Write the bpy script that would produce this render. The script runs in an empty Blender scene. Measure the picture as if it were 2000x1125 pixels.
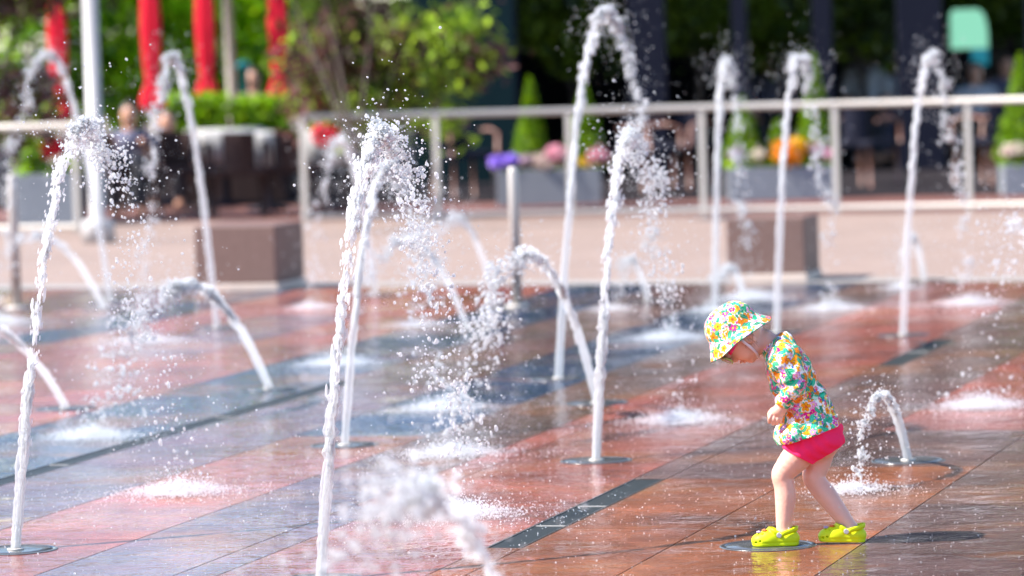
import bpy, math, random
import numpy as np
from mathutils import Vector, Matrix
random.seed(7)
RNG = np.random.default_rng(11)
SC = bpy.context.scene
COL = SC.collection

# ------------------------------------------------------------------ camera model
F, CH, YH, ROLL = 8600.0, 1.65, 50.0, math.radians(1.75)
PITCH = math.atan((562.5 - YH) * math.cos(ROLL) / F)
cr, sr, cp, sp = math.cos(ROLL), math.sin(ROLL), math.cos(PITCH), math.sin(PITCH)
TH = math.radians(15)
EU = np.array([math.sin(TH), math.cos(TH), 0.0])      # direction in which the stone bands run
EV = np.array([math.cos(TH), -math.sin(TH), 0.0])

def _ray(px, py):
    u, v = px - 1000, 562.5 - py
    ud, vd = u * cr + v * sr, -u * sr + v * cr
    return np.array([ud, F * cp + vd * sp, -F * sp + vd * cp])
def at(px, py, Y):
    d = _ray(px, py); t = Y / d[1]
    return np.array([d[0] * t, Y, CH + d[2] * t])
def gnd(px, py, z=0.0):
    d = _ray(px, py); t = (z - CH) / d[2]
    return np.array([d[0] * t, d[1] * t, z])
def uvp(u, v, z=0.0):
    p = EU * u + EV * v
    return np.array([p[0], p[1], z])

# ------------------------------------------------------------------ materials
def newmat(name):
    m = bpy.data.materials.new(name); m.use_nodes = True
    nt = m.node_tree
    return m, nt, nt.nodes['Principled BSDF'], nt.nodes['Material Output']
def pmat(name, col, rough=0.5, metal=0.0, var=0.12, scale=8.0, bump=0.0, bscale=40.0, attr=None, spec=0.5, trans=None, coat=0.0, sss=0.0):
    m, nt, b, out = newmat(name)
    N, L = nt.nodes, nt.links
    tc = N.new('ShaderNodeTexCoord')
    nz = N.new('ShaderNodeTexNoise'); nz.inputs['Scale'].default_value = scale; nz.inputs['Detail'].default_value = 5
    L.new(tc.outputs['Object'], nz.inputs['Vector'])
    mx = N.new('ShaderNodeMix'); mx.data_type = 'RGBA'; mx.blend_type = 'MULTIPLY'; mx.inputs[0].default_value = 1.0
    rp = N.new('ShaderNodeMapRange'); rp.inputs['To Min'].default_value = 1 - var; rp.inputs['To Max'].default_value = 1 + var
    L.new(nz.outputs['Fac'], rp.inputs['Value'])
    if attr:
        a = N.new('ShaderNodeAttribute'); a.attribute_name = attr; L.new(a.outputs['Color'], mx.inputs[6])
    else:
        mx.inputs[6].default_value = (*col, 1)
    L.new(rp.outputs['Result'], mx.inputs[7])
    L.new(mx.outputs[2], b.inputs['Base Color'])
    b.inputs['Roughness'].default_value = rough
    b.inputs['Metallic'].default_value = metal
    b.inputs['Specular IOR Level'].default_value = spec
    if coat: b.inputs['Coat Weight'].default_value = coat
    if sss:
        b.inputs['Subsurface Weight'].default_value = sss
        b.inputs['Subsurface Radius'].default_value = (0.012, 0.005, 0.003)
        b.inputs['Subsurface Scale'].default_value = 1.0
    if bump:
        nb = N.new('ShaderNodeTexNoise'); nb.inputs['Scale'].default_value = bscale; nb.inputs['Detail'].default_value = 4
        L.new(tc.outputs['Object'], nb.inputs['Vector'])
        bp = N.new('ShaderNodeBump'); bp.inputs['Strength'].default_value = 1.0; bp.inputs['Distance'].default_value = bump
        L.new(nb.outputs['Fac'], bp.inputs['Height']); L.new(bp.outputs['Normal'], b.inputs['Normal'])
    if trans:
        t = N.new('ShaderNodeBsdfTranslucent'); ms = N.new('ShaderNodeMixShader'); ms.inputs[0].default_value = trans
        L.new(mx.outputs[2], t.inputs['Color']); L.new(b.outputs[0], ms.inputs[1]); L.new(t.outputs[0], ms.inputs[2])
        L.new(ms.outputs[0], out.inputs['Surface'])
    return m

def granite(name):
    """wet polished stone: colour per slab from the attribute, speckle, ripples of the water film"""
    m, nt, b, out = newmat(name)
    N, L = nt.nodes, nt.links
    a = N.new('ShaderNodeAttribute'); a.attribute_name = 'col'
    tc = N.new('ShaderNodeTexCoord')
    def noise(s, d, rough=0.6):
        n = N.new('ShaderNodeTexNoise'); n.inputs['Scale'].default_value = s; n.inputs['Detail'].default_value = d
        n.inputs['Roughness'].default_value = rough
        L.new(tc.outputs['Object'], n.inputs['Vector']); return n
    def rng(src, lo, hi, a0=0.3, a1=0.7):
        r = N.new('ShaderNodeMapRange'); r.inputs['From Min'].default_value = a0; r.inputs['From Max'].default_value = a1
        r.inputs['To Min'].default_value = lo; r.inputs['To Max'].default_value = hi
        L.new(src, r.inputs['Value']); return r.outputs['Result']
    sp_ = noise(260, 3, 0.7); bl = noise(2.2, 4); md = noise(14, 5, 0.7)
    def mul(x, f):
        k = N.new('ShaderNodeMix'); k.data_type = 'RGBA'; k.blend_type = 'MULTIPLY'; k.inputs[0].default_value = 1
        L.new(x, k.inputs[6]); L.new(f, k.inputs[7]); return k.outputs[2]
    c = mul(a.outputs['Color'], rng(sp_.outputs['Fac'], 0.45, 1.55))
    c = mul(c, rng(bl.outputs['Fac'], 0.62, 1.38))
    c = mul(c, rng(md.outputs['Fac'], 0.75, 1.22))
    # a sandy orange bloom in patches of the stone
    k = N.new('ShaderNodeMix'); k.data_type = 'RGBA'; k.inputs[7].default_value = (0.40, 0.15, 0.045, 1)
    vn = noise(1.3, 3); L.new(rng(vn.outputs['Fac'], 0.0, 0.45, 0.52, 0.70), k.inputs[0]); L.new(c, k.inputs[6])
    L.new(k.outputs[2], b.inputs['Base Color'])
    L.new(rng(noise(1.7, 6).outputs['Fac'], 0.03, 0.30, .38, .68), b.inputs['Roughness'])
    b.inputs['IOR'].default_value = 1.5
    b.inputs['Specular IOR Level'].default_value = 0.5
    w1 = noise(9, 3, 0.5); w2 = noise(45, 2, 0.5)
    ad = N.new('ShaderNodeMath'); ad.operation = 'MULTIPLY_ADD'; ad.inputs[1].default_value = 0.22
    L.new(w2.outputs['Fac'], ad.inputs[0]); L.new(w1.outputs['Fac'], ad.inputs[2])
    bp = N.new('ShaderNodeBump'); bp.inputs['Strength'].default_value = 1.0; bp.inputs['Distance'].default_value = 0.011
    L.new(ad.outputs[0], bp.inputs['Height']); L.new(bp.outputs['Normal'], b.inputs['Normal'])
    return m

def water(name, trans, white, rough, clear=0.0, grain=0.0):
    """trans: share of clear water; the rest is air-filled white water that lets light through; clear: share left fully see-through, so sun reaches deeper and shadows lighten"""
    m, nt, b, out = newmat(name)
    N, L = nt.nodes, nt.links
    b.inputs['Base Color'].default_value = (0.96, 0.98, 1.0, 1)
    b.inputs['Transmission Weight'].default_value = 1.0
    b.inputs['IOR'].default_value = 1.33
    b.inputs['Roughness'].default_value = rough
    d = N.new('ShaderNodeBsdfDiffuse'); d.inputs['Color'].default_value = (*white, 1)
    t = N.new('ShaderNodeBsdfTranslucent'); t.inputs['Color'].default_value = (*white, 1)
    a = N.new('ShaderNodeMixShader'); a.inputs[0].default_value = 0.64
    L.new(d.outputs[0], a.inputs[1]); L.new(t.outputs[0], a.inputs[2])
    if grain:   # fine threads and lumps in the falling or rising water
        tc = N.new('ShaderNodeTexCoord'); mp = N.new('ShaderNodeMapping'); mp.inputs['Scale'].default_value = (1, 1, .16)
        nz = N.new('ShaderNodeTexNoise'); nz.inputs['Scale'].default_value = 260; nz.inputs['Detail'].default_value = 3
        bp = N.new('ShaderNodeBump'); bp.inputs['Distance'].default_value = grain; bp.inputs['Strength'].default_value = 1
        L.new(tc.outputs['Object'], mp.inputs['Vector']); L.new(mp.outputs[0], nz.inputs['Vector']); L.new(nz.outputs['Fac'], bp.inputs['Height'])
        for nd in (b, d, t): L.new(bp.outputs['Normal'], nd.inputs['Normal'])
    x = N.new('ShaderNodeMixShader'); x.inputs[0].default_value = trans
    L.new(a.outputs[0], x.inputs[1]); L.new(b.outputs[0], x.inputs[2])
    last = x
    if clear:
        tr = N.new('ShaderNodeBsdfTransparent')
        y = N.new('ShaderNodeMixShader'); y.inputs[0].default_value = clear
        L.new(x.outputs[0], y.inputs[1]); L.new(tr.outputs[0], y.inputs[2]); last = y
    L.new(last.outputs[0], out.inputs['Surface'])
    return m

M = {}
M['granite'] = granite('wet granite')
M['grout'] = pmat('grout', (0.30, 0.22, 0.16), 0.5)
M['paver'] = pmat('paver', (0.50, 0.335, 0.26), 0.8, var=0.16, scale=1.5)
M['kerb'] = pmat('kerb stone', (0.30, 0.27, 0.245), 0.6, var=0.1)
M['brickred'] = pmat('red brick paving', (0.24, 0.10, 0.075), 0.75, var=0.25, scale=5)
M['darkfloor'] = pmat('dark terrace floor', (0.022, 0.018, 0.020), 0.9, spec=0.08, var=0.2)
M['ground'] = pmat('ground', (0.20, 0.14, 0.12), 0.8, var=0.2, scale=0.6)
M['steel'] = pmat('brushed steel', (0.50, 0.455, 0.41), 0.55, metal=0.4, var=0.06)
M['plate'] = pmat('wet steel plate', (0.16, 0.16, 0.16), 0.22, metal=0.6, var=0.35, scale=14, bump=0.0015, bscale=40)
M['darkslot'] = pmat('dark wet slot', (0.025, 0.028, 0.026), 0.5, spec=0.25, var=0.3, scale=60, bump=0.002, bscale=90)
M['post'] = pmat('pale painted post', (0.44, 0.41, 0.395), 0.4, var=0.05)
M['bench'] = pmat('pink granite block', (0.165, 0.102, 0.086), 0.6, spec=0.2, var=0.25, scale=40)
M['plinth'] = pmat('pale stone plinth', (0.50, 0.40, 0.34), 0.6)
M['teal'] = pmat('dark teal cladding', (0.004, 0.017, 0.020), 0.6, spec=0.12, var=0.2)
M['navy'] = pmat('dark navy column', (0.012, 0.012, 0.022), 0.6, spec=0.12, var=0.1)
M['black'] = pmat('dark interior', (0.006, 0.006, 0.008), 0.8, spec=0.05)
M['wicker'] = pmat('brown wicker', (0.045, 0.026, 0.024), 0.7, spec=0.15, var=0.3, scale=60, bump=0.003, bscale=120)
M['wood'] = pmat('brown wood', (0.22, 0.10, 0.07), 0.4, var=0.2)
M['cloth_white'] = pmat('white table cloth', (0.45, 0.43, 0.41), 0.8)
M['red'] = pmat('red canvas', (0.86, 0.005, 0.038), 0.7, var=0.15, trans=0.25)
M['planter'] = pmat('grey planter', (0.22, 0.235, 0.26), 0.55, var=0.08)
M['soil'] = pmat('soil', (0.05, 0.035, 0.025), 0.9)
M['bark'] = pmat('bark', (0.06, 0.04, 0.03), 0.85, var=0.3, scale=20)
M['palebark'] = pmat('pale bark', (0.45, 0.38, 0.30), 0.8, var=0.2, scale=20)
M['leaf'] = pmat('leaf', (0, 0, 0), 0.45, attr='col', trans=0.5, var=0.15, scale=3)
M['petal'] = pmat('petal', (0, 0, 0), 0.6, attr='col', trans=0.3, var=0.1, scale=3)
M['tealpaint'] = pmat('teal paint', (0.01, 0.22, 0.22), 0.4)
M['skin'] = pmat('skin', (0.74, 0.40, 0.30), 0.42, var=0.13, scale=26, sss=0.3, bump=0.0012, bscale=70)
M['skin_far'] = pmat('skin far', (0.55, 0.28, 0.18), 0.5)
M['hair_far'] = pmat('dark hair', (0.03, 0.02, 0.015), 0.6)
M['hair'] = pmat('light brown hair', (0.34, 0.19, 0.11), 0.55, var=0.3, scale=80)
M['floral'] = pmat('floral print', (0, 0, 0), 0.75, spec=0.15, attr='col', var=0.05, scale=20, bump=0.0012, bscale=45)
M['shorts'] = pmat('hot pink fabric', (0.98, 0.028, 0.12), 0.8, spec=0.08, var=0.1, scale=25, bump=0.0025, bscale=28)
M['clog'] = pmat('lime foam rubber', (0.60, 0.68, 0.002), 0.5, spec=0.3, var=0.06, scale=40)
M['rivet'] = pmat('grey rivet', (0.42, 0.40, 0.40), 0.4)
M['charm_o'] = pmat('orange charm', (0.75, 0.16, 0.02), 0.4)
M['charm_l'] = pmat('lilac charm', (0.42, 0.30, 0.46), 0.4)
M['strap'] = pmat('white strap', (0.78, 0.66, 0.70), 0.7)
M['hotpink'] = pmat('hot pink plastic', (0.85, 0.01, 0.16), 0.25)
M['frame'] = pmat('patterned lime plastic', (0.40, 0.45, 0.12), 0.3, var=0.5, scale=200)
M['lens'] = pmat('dark lens', (0.012, 0.008, 0.008), 0.06, coat=0.5)
M['w_stream'] = water('white water stream', 0.20, (1.0, 1.0, 1.0), 0.10, clear=0.50, grain=0.010)
M['w_drop'] = water('water drops', 0.42, (1.0, 1.0, 1.0), 0.07, clear=0.20)
M['w_crest'] = water('churned water', 0.20, (1.0, 1.0, 1.0), 0.10, clear=0.48)
M['w_mist'] = water('fine splash', 0.15, (0.97, 0.98, 1.0), 0.1, clear=0.30)
def emis(name, col, s):
    m, nt, b, out = newmat(name)
    b.inputs['Base Color'].default_value = (*[c * 0.3 for c in col], 1)
    b.inputs['Emission Color'].default_value = (*col, 1); b.inputs['Emission Strength'].default_value = s
    return m
M['glow_panel'] = emis('lit mint screen', (0.34, 0.86, 0.60), 0.36)
M['glow_panel2'] = emis('lit teal screen', (0.01, 0.16, 0.22), 0.5)

# ------------------------------------------------------------------ objects
def tag(o, label=None, cat=None, group=None, kind=None):
    if label: o['label'] = label
    if cat: o['category'] = cat
    if group: o['group'] = group
    if kind: o['kind'] = kind
    return o
def thing(name, loc, label, cat, group=None, rz=0.0):
    o = bpy.data.objects.new(name, None); COL.objects.link(o)
    o.location = tuple(loc); o.rotation_euler = (0, 0, rz); o.empty_display_size = 0.1
    return tag(o, label, cat, group)

def npmesh(name, V, quads=None, tris=None, mats=None, parent=None, smooth=True, col=None, fmat=None):
    me = bpy.data.meshes.new(name)
    V = np.asarray(V, dtype=np.float32)
    nq = 0 if quads is None else len(quads); nt_ = 0 if tris is None else len(tris)
    me.vertices.add(len(V)); me.vertices.foreach_set('co', V.ravel())
    loops = []; starts = []; tot = []
    if nq: loops.append(np.asarray(quads, dtype=np.int32).ravel()); starts.append(np.arange(nq) * 4)
    if nt_: loops.append(np.asarray(tris, dtype=np.int32).ravel()); starts.append(nq * 4 + np.arange(nt_) * 3)
    lp = np.concatenate(loops); st = np.concatenate(starts).astype(np.int32)
    me.loops.add(len(lp)); me.loops.foreach_set('vertex_index', lp)
    me.polygons.add(len(st)); me.polygons.foreach_set('loop_start', st)
    me.update(calc_edges=True)
    if smooth: me.polygons.foreach_set('use_smooth', np.ones(len(st), dtype=bool))
    if fmat is not None: me.polygons.foreach_set('material_index', np.asarray(fmat, dtype=np.int32))
    if col is not None:
        ca = me.color_attributes.new('col', 'FLOAT_COLOR', 'POINT')
        c4 = np.ones((len(V), 4), dtype=np.float32); c4[:, :3] = col
        ca.data.foreach_set('color', c4.ravel())
    if not isinstance(mats, (list, tuple)): mats = [mats]
    for m in mats: me.materials.append(M[m] if isinstance(m, str) else m)
    me.validate()
    o = bpy.data.objects.new(name, me); COL.objects.link(o)
    if parent is not None: o.parent = parent
    return o

class MB:
    def __init__(s): s.V = []; s.F = []; s.M = []
    def add(s, V, Fs, m=0):
        b = len(s.V); s.V += [tuple(map(float, v)) for v in V]; s.F += [tuple(b + i for i in f) for f in Fs]; s.M += [m] * len(Fs); return s
    def box(s, lo, hi, rz=0.0, m=0, org=(0, 0)):
        c, k = math.cos(rz), math.sin(rz)
        V = []
        for z in (lo[2], hi[2]):
            for x, y in ((lo[0], lo[1]), (hi[0], lo[1]), (hi[0], hi[1]), (lo[0], hi[1])):
                V.append((org[0] + x * c - y * k, org[1] + x * k + y * c, z))
        return s.add(V, [(3, 2, 1, 0), (4, 5, 6, 7), (0, 1, 5, 4), (1, 2, 6, 5), (2, 3, 7, 6), (3, 0, 4, 7)], m)
    def tube(s, pts, rad, n=12, m=0, caps=True):
        pts = [Vector(p) for p in pts]
        if not hasattr(rad, '__len__'): rad = [rad] * len(pts)
        V = []; Fs = []
        for i, p in enumerate(pts):
            d = (pts[min(i + 1, len(pts) - 1)] - pts[max(i - 1, 0)]).normalized()
            a = d.cross(Vector((0, 1, 0)) if abs(d.y) < 0.9 else Vector((1, 0, 0))).normalized(); b = d.cross(a)
            for k in range(n):
                t = 2 * math.pi * k / n
                V.append(p + (a * math.cos(t) + b * math.sin(t)) * rad[i])
        for i in range(len(pts) - 1):
            for k in range(n):
                Fs.append((i * n + k, i * n + (k + 1) % n, (i + 1) * n + (k + 1) % n, (i + 1) * n + k))
        if caps:
            Fs.append(tuple(range(n))); Fs.append(tuple(range((len(pts) - 1) * n + n - 1, (len(pts) - 1) * n - 1, -1)))
        return s.add(V, Fs, m)
    def lathe(s, prof, n=24, org=(0, 0, 0), m=0, fold=None):
        V = []; Fs = []
        for i, (r, z) in enumerate(prof):
            for k in range(n):
                t = 2 * math.pi * k / n; q = r * (1 + (fold[0] * math.cos(fold[1] * t) if fold else 0))
                V.append((org[0] + q * math.cos(t), org[1] + q * math.sin(t), org[2] + z))
        for i in range(len(prof) - 1):
            for k in range(n):
                Fs.append((i * n + k, i * n + (k + 1) % n, (i + 1) * n + (k + 1) % n, (i + 1) * n + k))
        if prof[0][0] > 1e-4: Fs.append(tuple(reversed(range(n))))
        if prof[-1][0] > 1e-4: Fs.append(tuple((len(prof) - 1) * n + k for k in range(n)))
        return s.add(V, Fs, m)
    def build(s, name, mats, parent=None, smooth=False, bevel=0.0, col=None):
        me = bpy.data.meshes.new(name); me.from_pydata(s.V, [], s.F)
        if not isinstance(mats, (list, tuple)): mats = [mats]
        for m in mats: me.materials.append(M[m])
        me.polygons.foreach_set('material_index', s.M)
        if smooth:
            me.polygons.foreach_set('use_smooth', [True] * len(s.F))
        if col is not None:
            ca = me.color_attributes.new('col', 'FLOAT_COLOR', 'POINT')
            ca.data.foreach_set('color', np.concatenate([np.asarray(col, dtype=np.float32).reshape(-1, 3), np.ones((len(s.V), 1), np.float32)], 1).ravel())
        me.update(); me.validate()
        o = bpy.data.objects.new(name, me); COL.objects.link(o)
        if parent is not None: o.parent = parent
        if bevel:
            b = o.modifiers.new('bevel', 'BEVEL'); b.width = bevel; b.segments = 2
        return o

# ------------------------------------------------------------------ signed distance shapes -> one continuous mesh
class SDF:
    def __init__(s, lo, hi, h):
        s.lo = np.array(lo, float); s.h = h
        s.n = (np.ceil((np.array(hi) - s.lo) / h)).astype(int) + 1
        s.D = np.full(tuple(s.n), 0.05, dtype=np.float32)
        s.ax = [s.lo[i] + np.arange(s.n[i]) * h for i in range(3)]
    def _blk(s, lo, hi):
        a = np.clip(((np.array(lo) - s.lo) / s.h).astype(int), 0, s.n - 1)
        b = np.clip(((np.array(hi) - s.lo) / s.h).astype(int) + 2, 0, s.n)
        sl = tuple(slice(a[i], b[i]) for i in range(3))
        X = s.ax[0][sl[0]][:, None, None]; Y = s.ax[1][sl[1]][None, :, None]; Z = s.ax[2][sl[2]][None, None, :]
        return sl, X, Y, Z
    def _put(s, sl, d, k, op):
        A = s.D[sl]
        if op == 'sub': d = -d; A2 = -A
        else: A2 = A
        if op == 'add':
            hh = np.clip(0.5 + 0.5 * (A - d) / k, 0, 1); R = A * (1 - hh) + d * hh - k * hh * (1 - hh)
        else:  # max(A, -d)
            R = np.maximum(A, d)
        s.D[sl] = R
    def cone(s, a, b, ra, rb, k=0.012, op='add'):
        a = np.asarray(a, float); b = np.asarray(b, float); pad = max(ra, rb) + k + 3 * s.h + 0.01
        sl, X, Y, Z = s._blk(np.minimum(a, b) - pad, np.maximum(a, b) + pad)
        ba = b - a; L2 = float(ba @ ba) + 1e-12
        t = np.clip(((X - a[0]) * ba[0] + (Y - a[1]) * ba[1] + (Z - a[2]) * ba[2]) / L2, 0, 1)
        d = np.sqrt((X - a[0] - t * ba[0]) ** 2 + (Y - a[1] - t * ba[1]) ** 2 + (Z - a[2] - t * ba[2]) ** 2) - (ra + (rb - ra) * t)
        s._put(sl, d, k, op); return s
    def chain(s, pts, rs, k=0.012, op='add'):
        pts = np.asarray(pts, float); rs = np.asarray(rs, float); n = len(pts)
        if n > 2:   # a smooth line through the joints, so a limb swells and narrows evenly
            pp = np.concatenate([[2 * pts[0] - pts[1]], pts, [2 * pts[-1] - pts[-2]]]); rr = np.concatenate([[rs[0]], rs, [rs[-1]]])
            P2 = []; R2 = []
            for i in range(n - 1):
                for t in np.arange(0, 1, .25):
                    w4 = .5 * np.array([-t + 2 * t * t - t ** 3, 2 - 5 * t * t + 3 * t ** 3, t + 4 * t * t - 3 * t ** 3, -t * t + t ** 3])
                    P2.append(w4 @ pp[i:i + 4]); R2.append(w4 @ rr[i:i + 4])
            P2.append(pts[-1]); R2.append(rs[-1]); pts, rs = np.array(P2), np.array(R2)
        pad = rs.max() + k + 3 * s.h + 0.01
        sl, X, Y, Z = s._blk(pts.min(0) - pad, pts.max(0) + pad); best = None
        for i in range(len(pts) - 1):
            a, b = pts[i], pts[i + 1]; ba = b - a; L2 = float(ba @ ba) + 1e-12
            t = np.clip(((X - a[0]) * ba[0] + (Y - a[1]) * ba[1] + (Z - a[2]) * ba[2]) / L2, 0, 1)
            d = np.sqrt((X - a[0] - t * ba[0]) ** 2 + (Y - a[1] - t * ba[1]) ** 2 + (Z - a[2] - t * ba[2]) ** 2) - (rs[i] + (rs[i + 1] - rs[i]) * t)
            best = d if best is None else np.minimum(best, d)
        s._put(sl, best, k, op)
        return s
    def ell(s, c, r, k=0.012, op='add', R=None):
        c = np.asarray(c, float); r = np.asarray(r, float) * np.ones(3); pad = r.max() + k + 3 * s.h + 0.01
        sl, X, Y, Z = s._blk(c - pad, c + pad)
        p = [X - c[0], Y - c[1], Z - c[2]]
        if R is not None:   # rows of R: local axes
            p = [R[i][0] * p[0] + R[i][1] * p[1] + R[i][2] * p[2] for i in range(3)]
        k0 = np.sqrt((p[0] / r[0]) ** 2 + (p[1] / r[1]) ** 2 + (p[2] / r[2]) ** 2)
        k1 = np.sqrt((p[0] / r[0] ** 2) ** 2 + (p[1] / r[1] ** 2) ** 2 + (p[2] / r[2] ** 2) ** 2) + 1e-9
        s._put(sl, k0 * (k0 - 1) / k1, k, op); return s
    def keep(s, p, n):
        """keep the side of the plane the normal points away from"""
        n = np.asarray(n, float); n = n / np.linalg.norm(n)
        d = (s.ax[0][:, None, None] - p[0]) * n[0] + (s.ax[1][None, :, None] - p[1]) * n[1] + (s.ax[2][None, None, :] - p[2]) * n[2]
        s.D = np.maximum(s.D, d.astype(np.float32)); return s
    def warp(s, f):
        s.D += f(s.ax[0][:, None, None], s.ax[1][None, :, None], s.ax[2][None, None, :]).astype(np.float32); return s
    def mesh(s, relax=2):
        D = s.D; ins = D < 0
        nx, ny, nz = D.shape
        cnt = np.zeros((nx - 1, ny - 1, nz - 1), np.uint8)
        for i in (0, 1):
            for j in (0, 1):
                for k in (0, 1):
                    cnt += ins[i:nx - 1 + i, j:ny - 1 + j, k:nz - 1 + k]
        act = (cnt > 0) & (cnt < 8)
        idx = np.full(act.shape, -1, np.int64); C = np.argwhere(act); idx[act] = np.arange(len(C))
        P = np.zeros((len(C), 3)); W = np.zeros(len(C))
        for axis in range(3):
            o1, o2 = [a for a in range(3) if a != axis]
            for i in (0, 1):
                for j in (0, 1):
                    off = np.zeros(3, int); off[o1] = i; off[o2] = j
                    A = C + off; off2 = off.copy(); off2[axis] = 1; B = C + off2
                    da = D[A[:, 0], A[:, 1], A[:, 2]]; db = D[B[:, 0], B[:, 1], B[:, 2]]
                    x = (da < 0) != (db < 0)
                    t = np.where(x, da / np.where(x, da - db, 1), 0)
                    q = np.tile(off.astype(float), (len(C), 1)); q[:, axis] = t
                    P += q * x[:, None]; W += x
        P = (C + P / W[:, None]) * s.h + s.lo
        Q = []
        for axis in range(3):
            o1, o2 = [(1, 2), (2, 0), (0, 1)][axis]
            sl0 = [slice(None)] * 3; sl1 = [slice(None)] * 3
            sl0[axis] = slice(0, D.shape[axis] - 1); sl1[axis] = slice(1, None)
            a = ins[tuple(sl0)]; b = ins[tuple(sl1)]
            E_ = np.argwhere(a != b)
            E_ = E_[(E_[:, o1] > 0) & (E_[:, o2] > 0) & (E_[:, o1] < D.shape[o1] - 1) & (E_[:, o2] < D.shape[o2] - 1)]
            fl = a[E_[:, 0], E_[:, 1], E_[:, 2]]
            def g(i, j):
                c = E_.copy(); c[:, o1] -= i; c[:, o2] -= j; return idx[c[:, 0], c[:, 1], c[:, 2]]
            q = np.stack([g(1, 1), g(0, 1), g(0, 0), g(1, 0)], 1)
            q[~fl] = q[~fl][:, ::-1]
            Q.append(q)
        Q = np.concatenate(Q); Q = Q[(Q >= 0).all(1)]
        for _ in range(relax):
            S = np.zeros_like(P); n = np.zeros(len(P))
            for i in range(4):
                a, b = Q[:, i], Q[:, (i + 1) % 4]
                for ax in range(3): S[:, ax] += np.bincount(a, P[b, ax], len(P)) + np.bincount(b, P[a, ax], len(P))
                n += np.bincount(a, minlength=len(P)) + np.bincount(b, minlength=len(P))
            P = P * 0.5 + 0.5 * S / np.maximum(n, 1)[:, None]
        return P, Q
def vnormals(P, Q):
    n = np.cross(P[Q[:, 2]] - P[Q[:, 0]], P[Q[:, 3]] - P[Q[:, 1]])
    R = np.zeros_like(P)
    for i in range(4):
        for ax in range(3): R[:, ax] += np.bincount(Q[:, i], n[:, ax], len(P))
    return R / (np.linalg.norm(R, axis=1)[:, None] + 1e-12)

# ------------------------------------------------------------------ world, sun, camera
SUN_EL, SUN_AZ = math.radians(47), math.radians(10)
sdir = Vector((-math.cos(SUN_EL) * math.cos(SUN_AZ), -math.cos(SUN_EL) * math.sin(SUN_AZ), math.sin(SUN_EL)))
w = bpy.data.worlds.new('World'); SC.world = w; w.use_nodes = True
nt = w.node_tree; bg = nt.nodes['Background']
sky = nt.nodes.new('ShaderNodeTexSky'); sky.sky_type = 'NISHITA'; sky.sun_disc = False
sky.sun_elevation = SUN_EL; sky.sun_rotation = math.atan2(sdir.x, sdir.y) % (2 * math.pi)
sky.air_density = 1.0; sky.dust_density = 0.3; sky.ozone_density = 3.5
nt.links.new(sky.outputs[0], bg.inputs['Color']); bg.inputs['Strength'].default_value = 0.145
sun = bpy.data.lights.new('sun', 'SUN'); sun.energy = 5.0; sun.angle = math.radians(0.5); sun.color = (1.0, 0.95, 0.88)
so = bpy.data.objects.new('sun', sun); COL.objects.link(so); so.rotation_euler = sdir.to_track_quat('Z', 'Y').to_euler(); so.location = sdir * 60

cam = bpy.data.cameras.new('camera'); co = bpy.data.objects.new('camera', cam); COL.objects.link(co); SC.camera = co
cam.sensor_width = 36; cam.lens = 36 * F / 2000; cam.clip_end = 2000; cam.clip_start = 0.5
Rr = Vector((cr, -sr * sp, -sr * cp)); Ur = Vector((sr, cr * sp, cr * cp)); Fw = Vector((0, cp, -sp))
co.matrix_world = Matrix(((Rr.x, Ur.x, -Fw.x, 0), (Rr.y, Ur.y, -Fw.y, 0), (Rr.z, Ur.z, -Fw.z, CH), (0, 0, 0, 1)))
cam.dof.use_dof = True; cam.dof.focus_distance = 13.9; cam.dof.aperture_fstop = 2.9; cam.dof.aperture_blades = 0
vs = SC.view_settings; vs.view_transform = 'Standard'; vs.look = 'None'; vs.exposure = 1.2; vs.gamma = 1
cy = SC.cycles; cy.max_bounces = 14; cy.transmission_bounces = 10; cy.transparent_max_bounces = 24; cy.diffuse_bounces = 8; cy.glossy_bounces = 4
cy.use_denoising = True; cy.denoiser = 'OPENIMAGEDENOISE'; cy.caustics_refractive = False; cy.caustics_reflective = False
cy.sample_clamp_indirect = 8; cy.use_adaptive_sampling = False

# ------------------------------------------------------------------ ground
o = MB().add([(-400, -100, -0.02), (400, -100, -0.02), (400, 900, -0.02), (-400, 900, -0.02)], [(0, 1, 2, 3)]).build('ground', 'ground'); tag(o, kind='structure')
def u_edge(v): return 27.4 - (v + 10.5) * 0.106
RED, BRN, DRK_SKY, ORG, MAU_SKY = (0.265, 0.080, 0.060), (0.125, 0.070, 0.060), (0.022, 0.040, 0.075), (0.25, 0.080, 0.038), (0.145, 0.085, 0.098)  # dark and mauve stones: blue and lilac of the reflected sky mixed in
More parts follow.
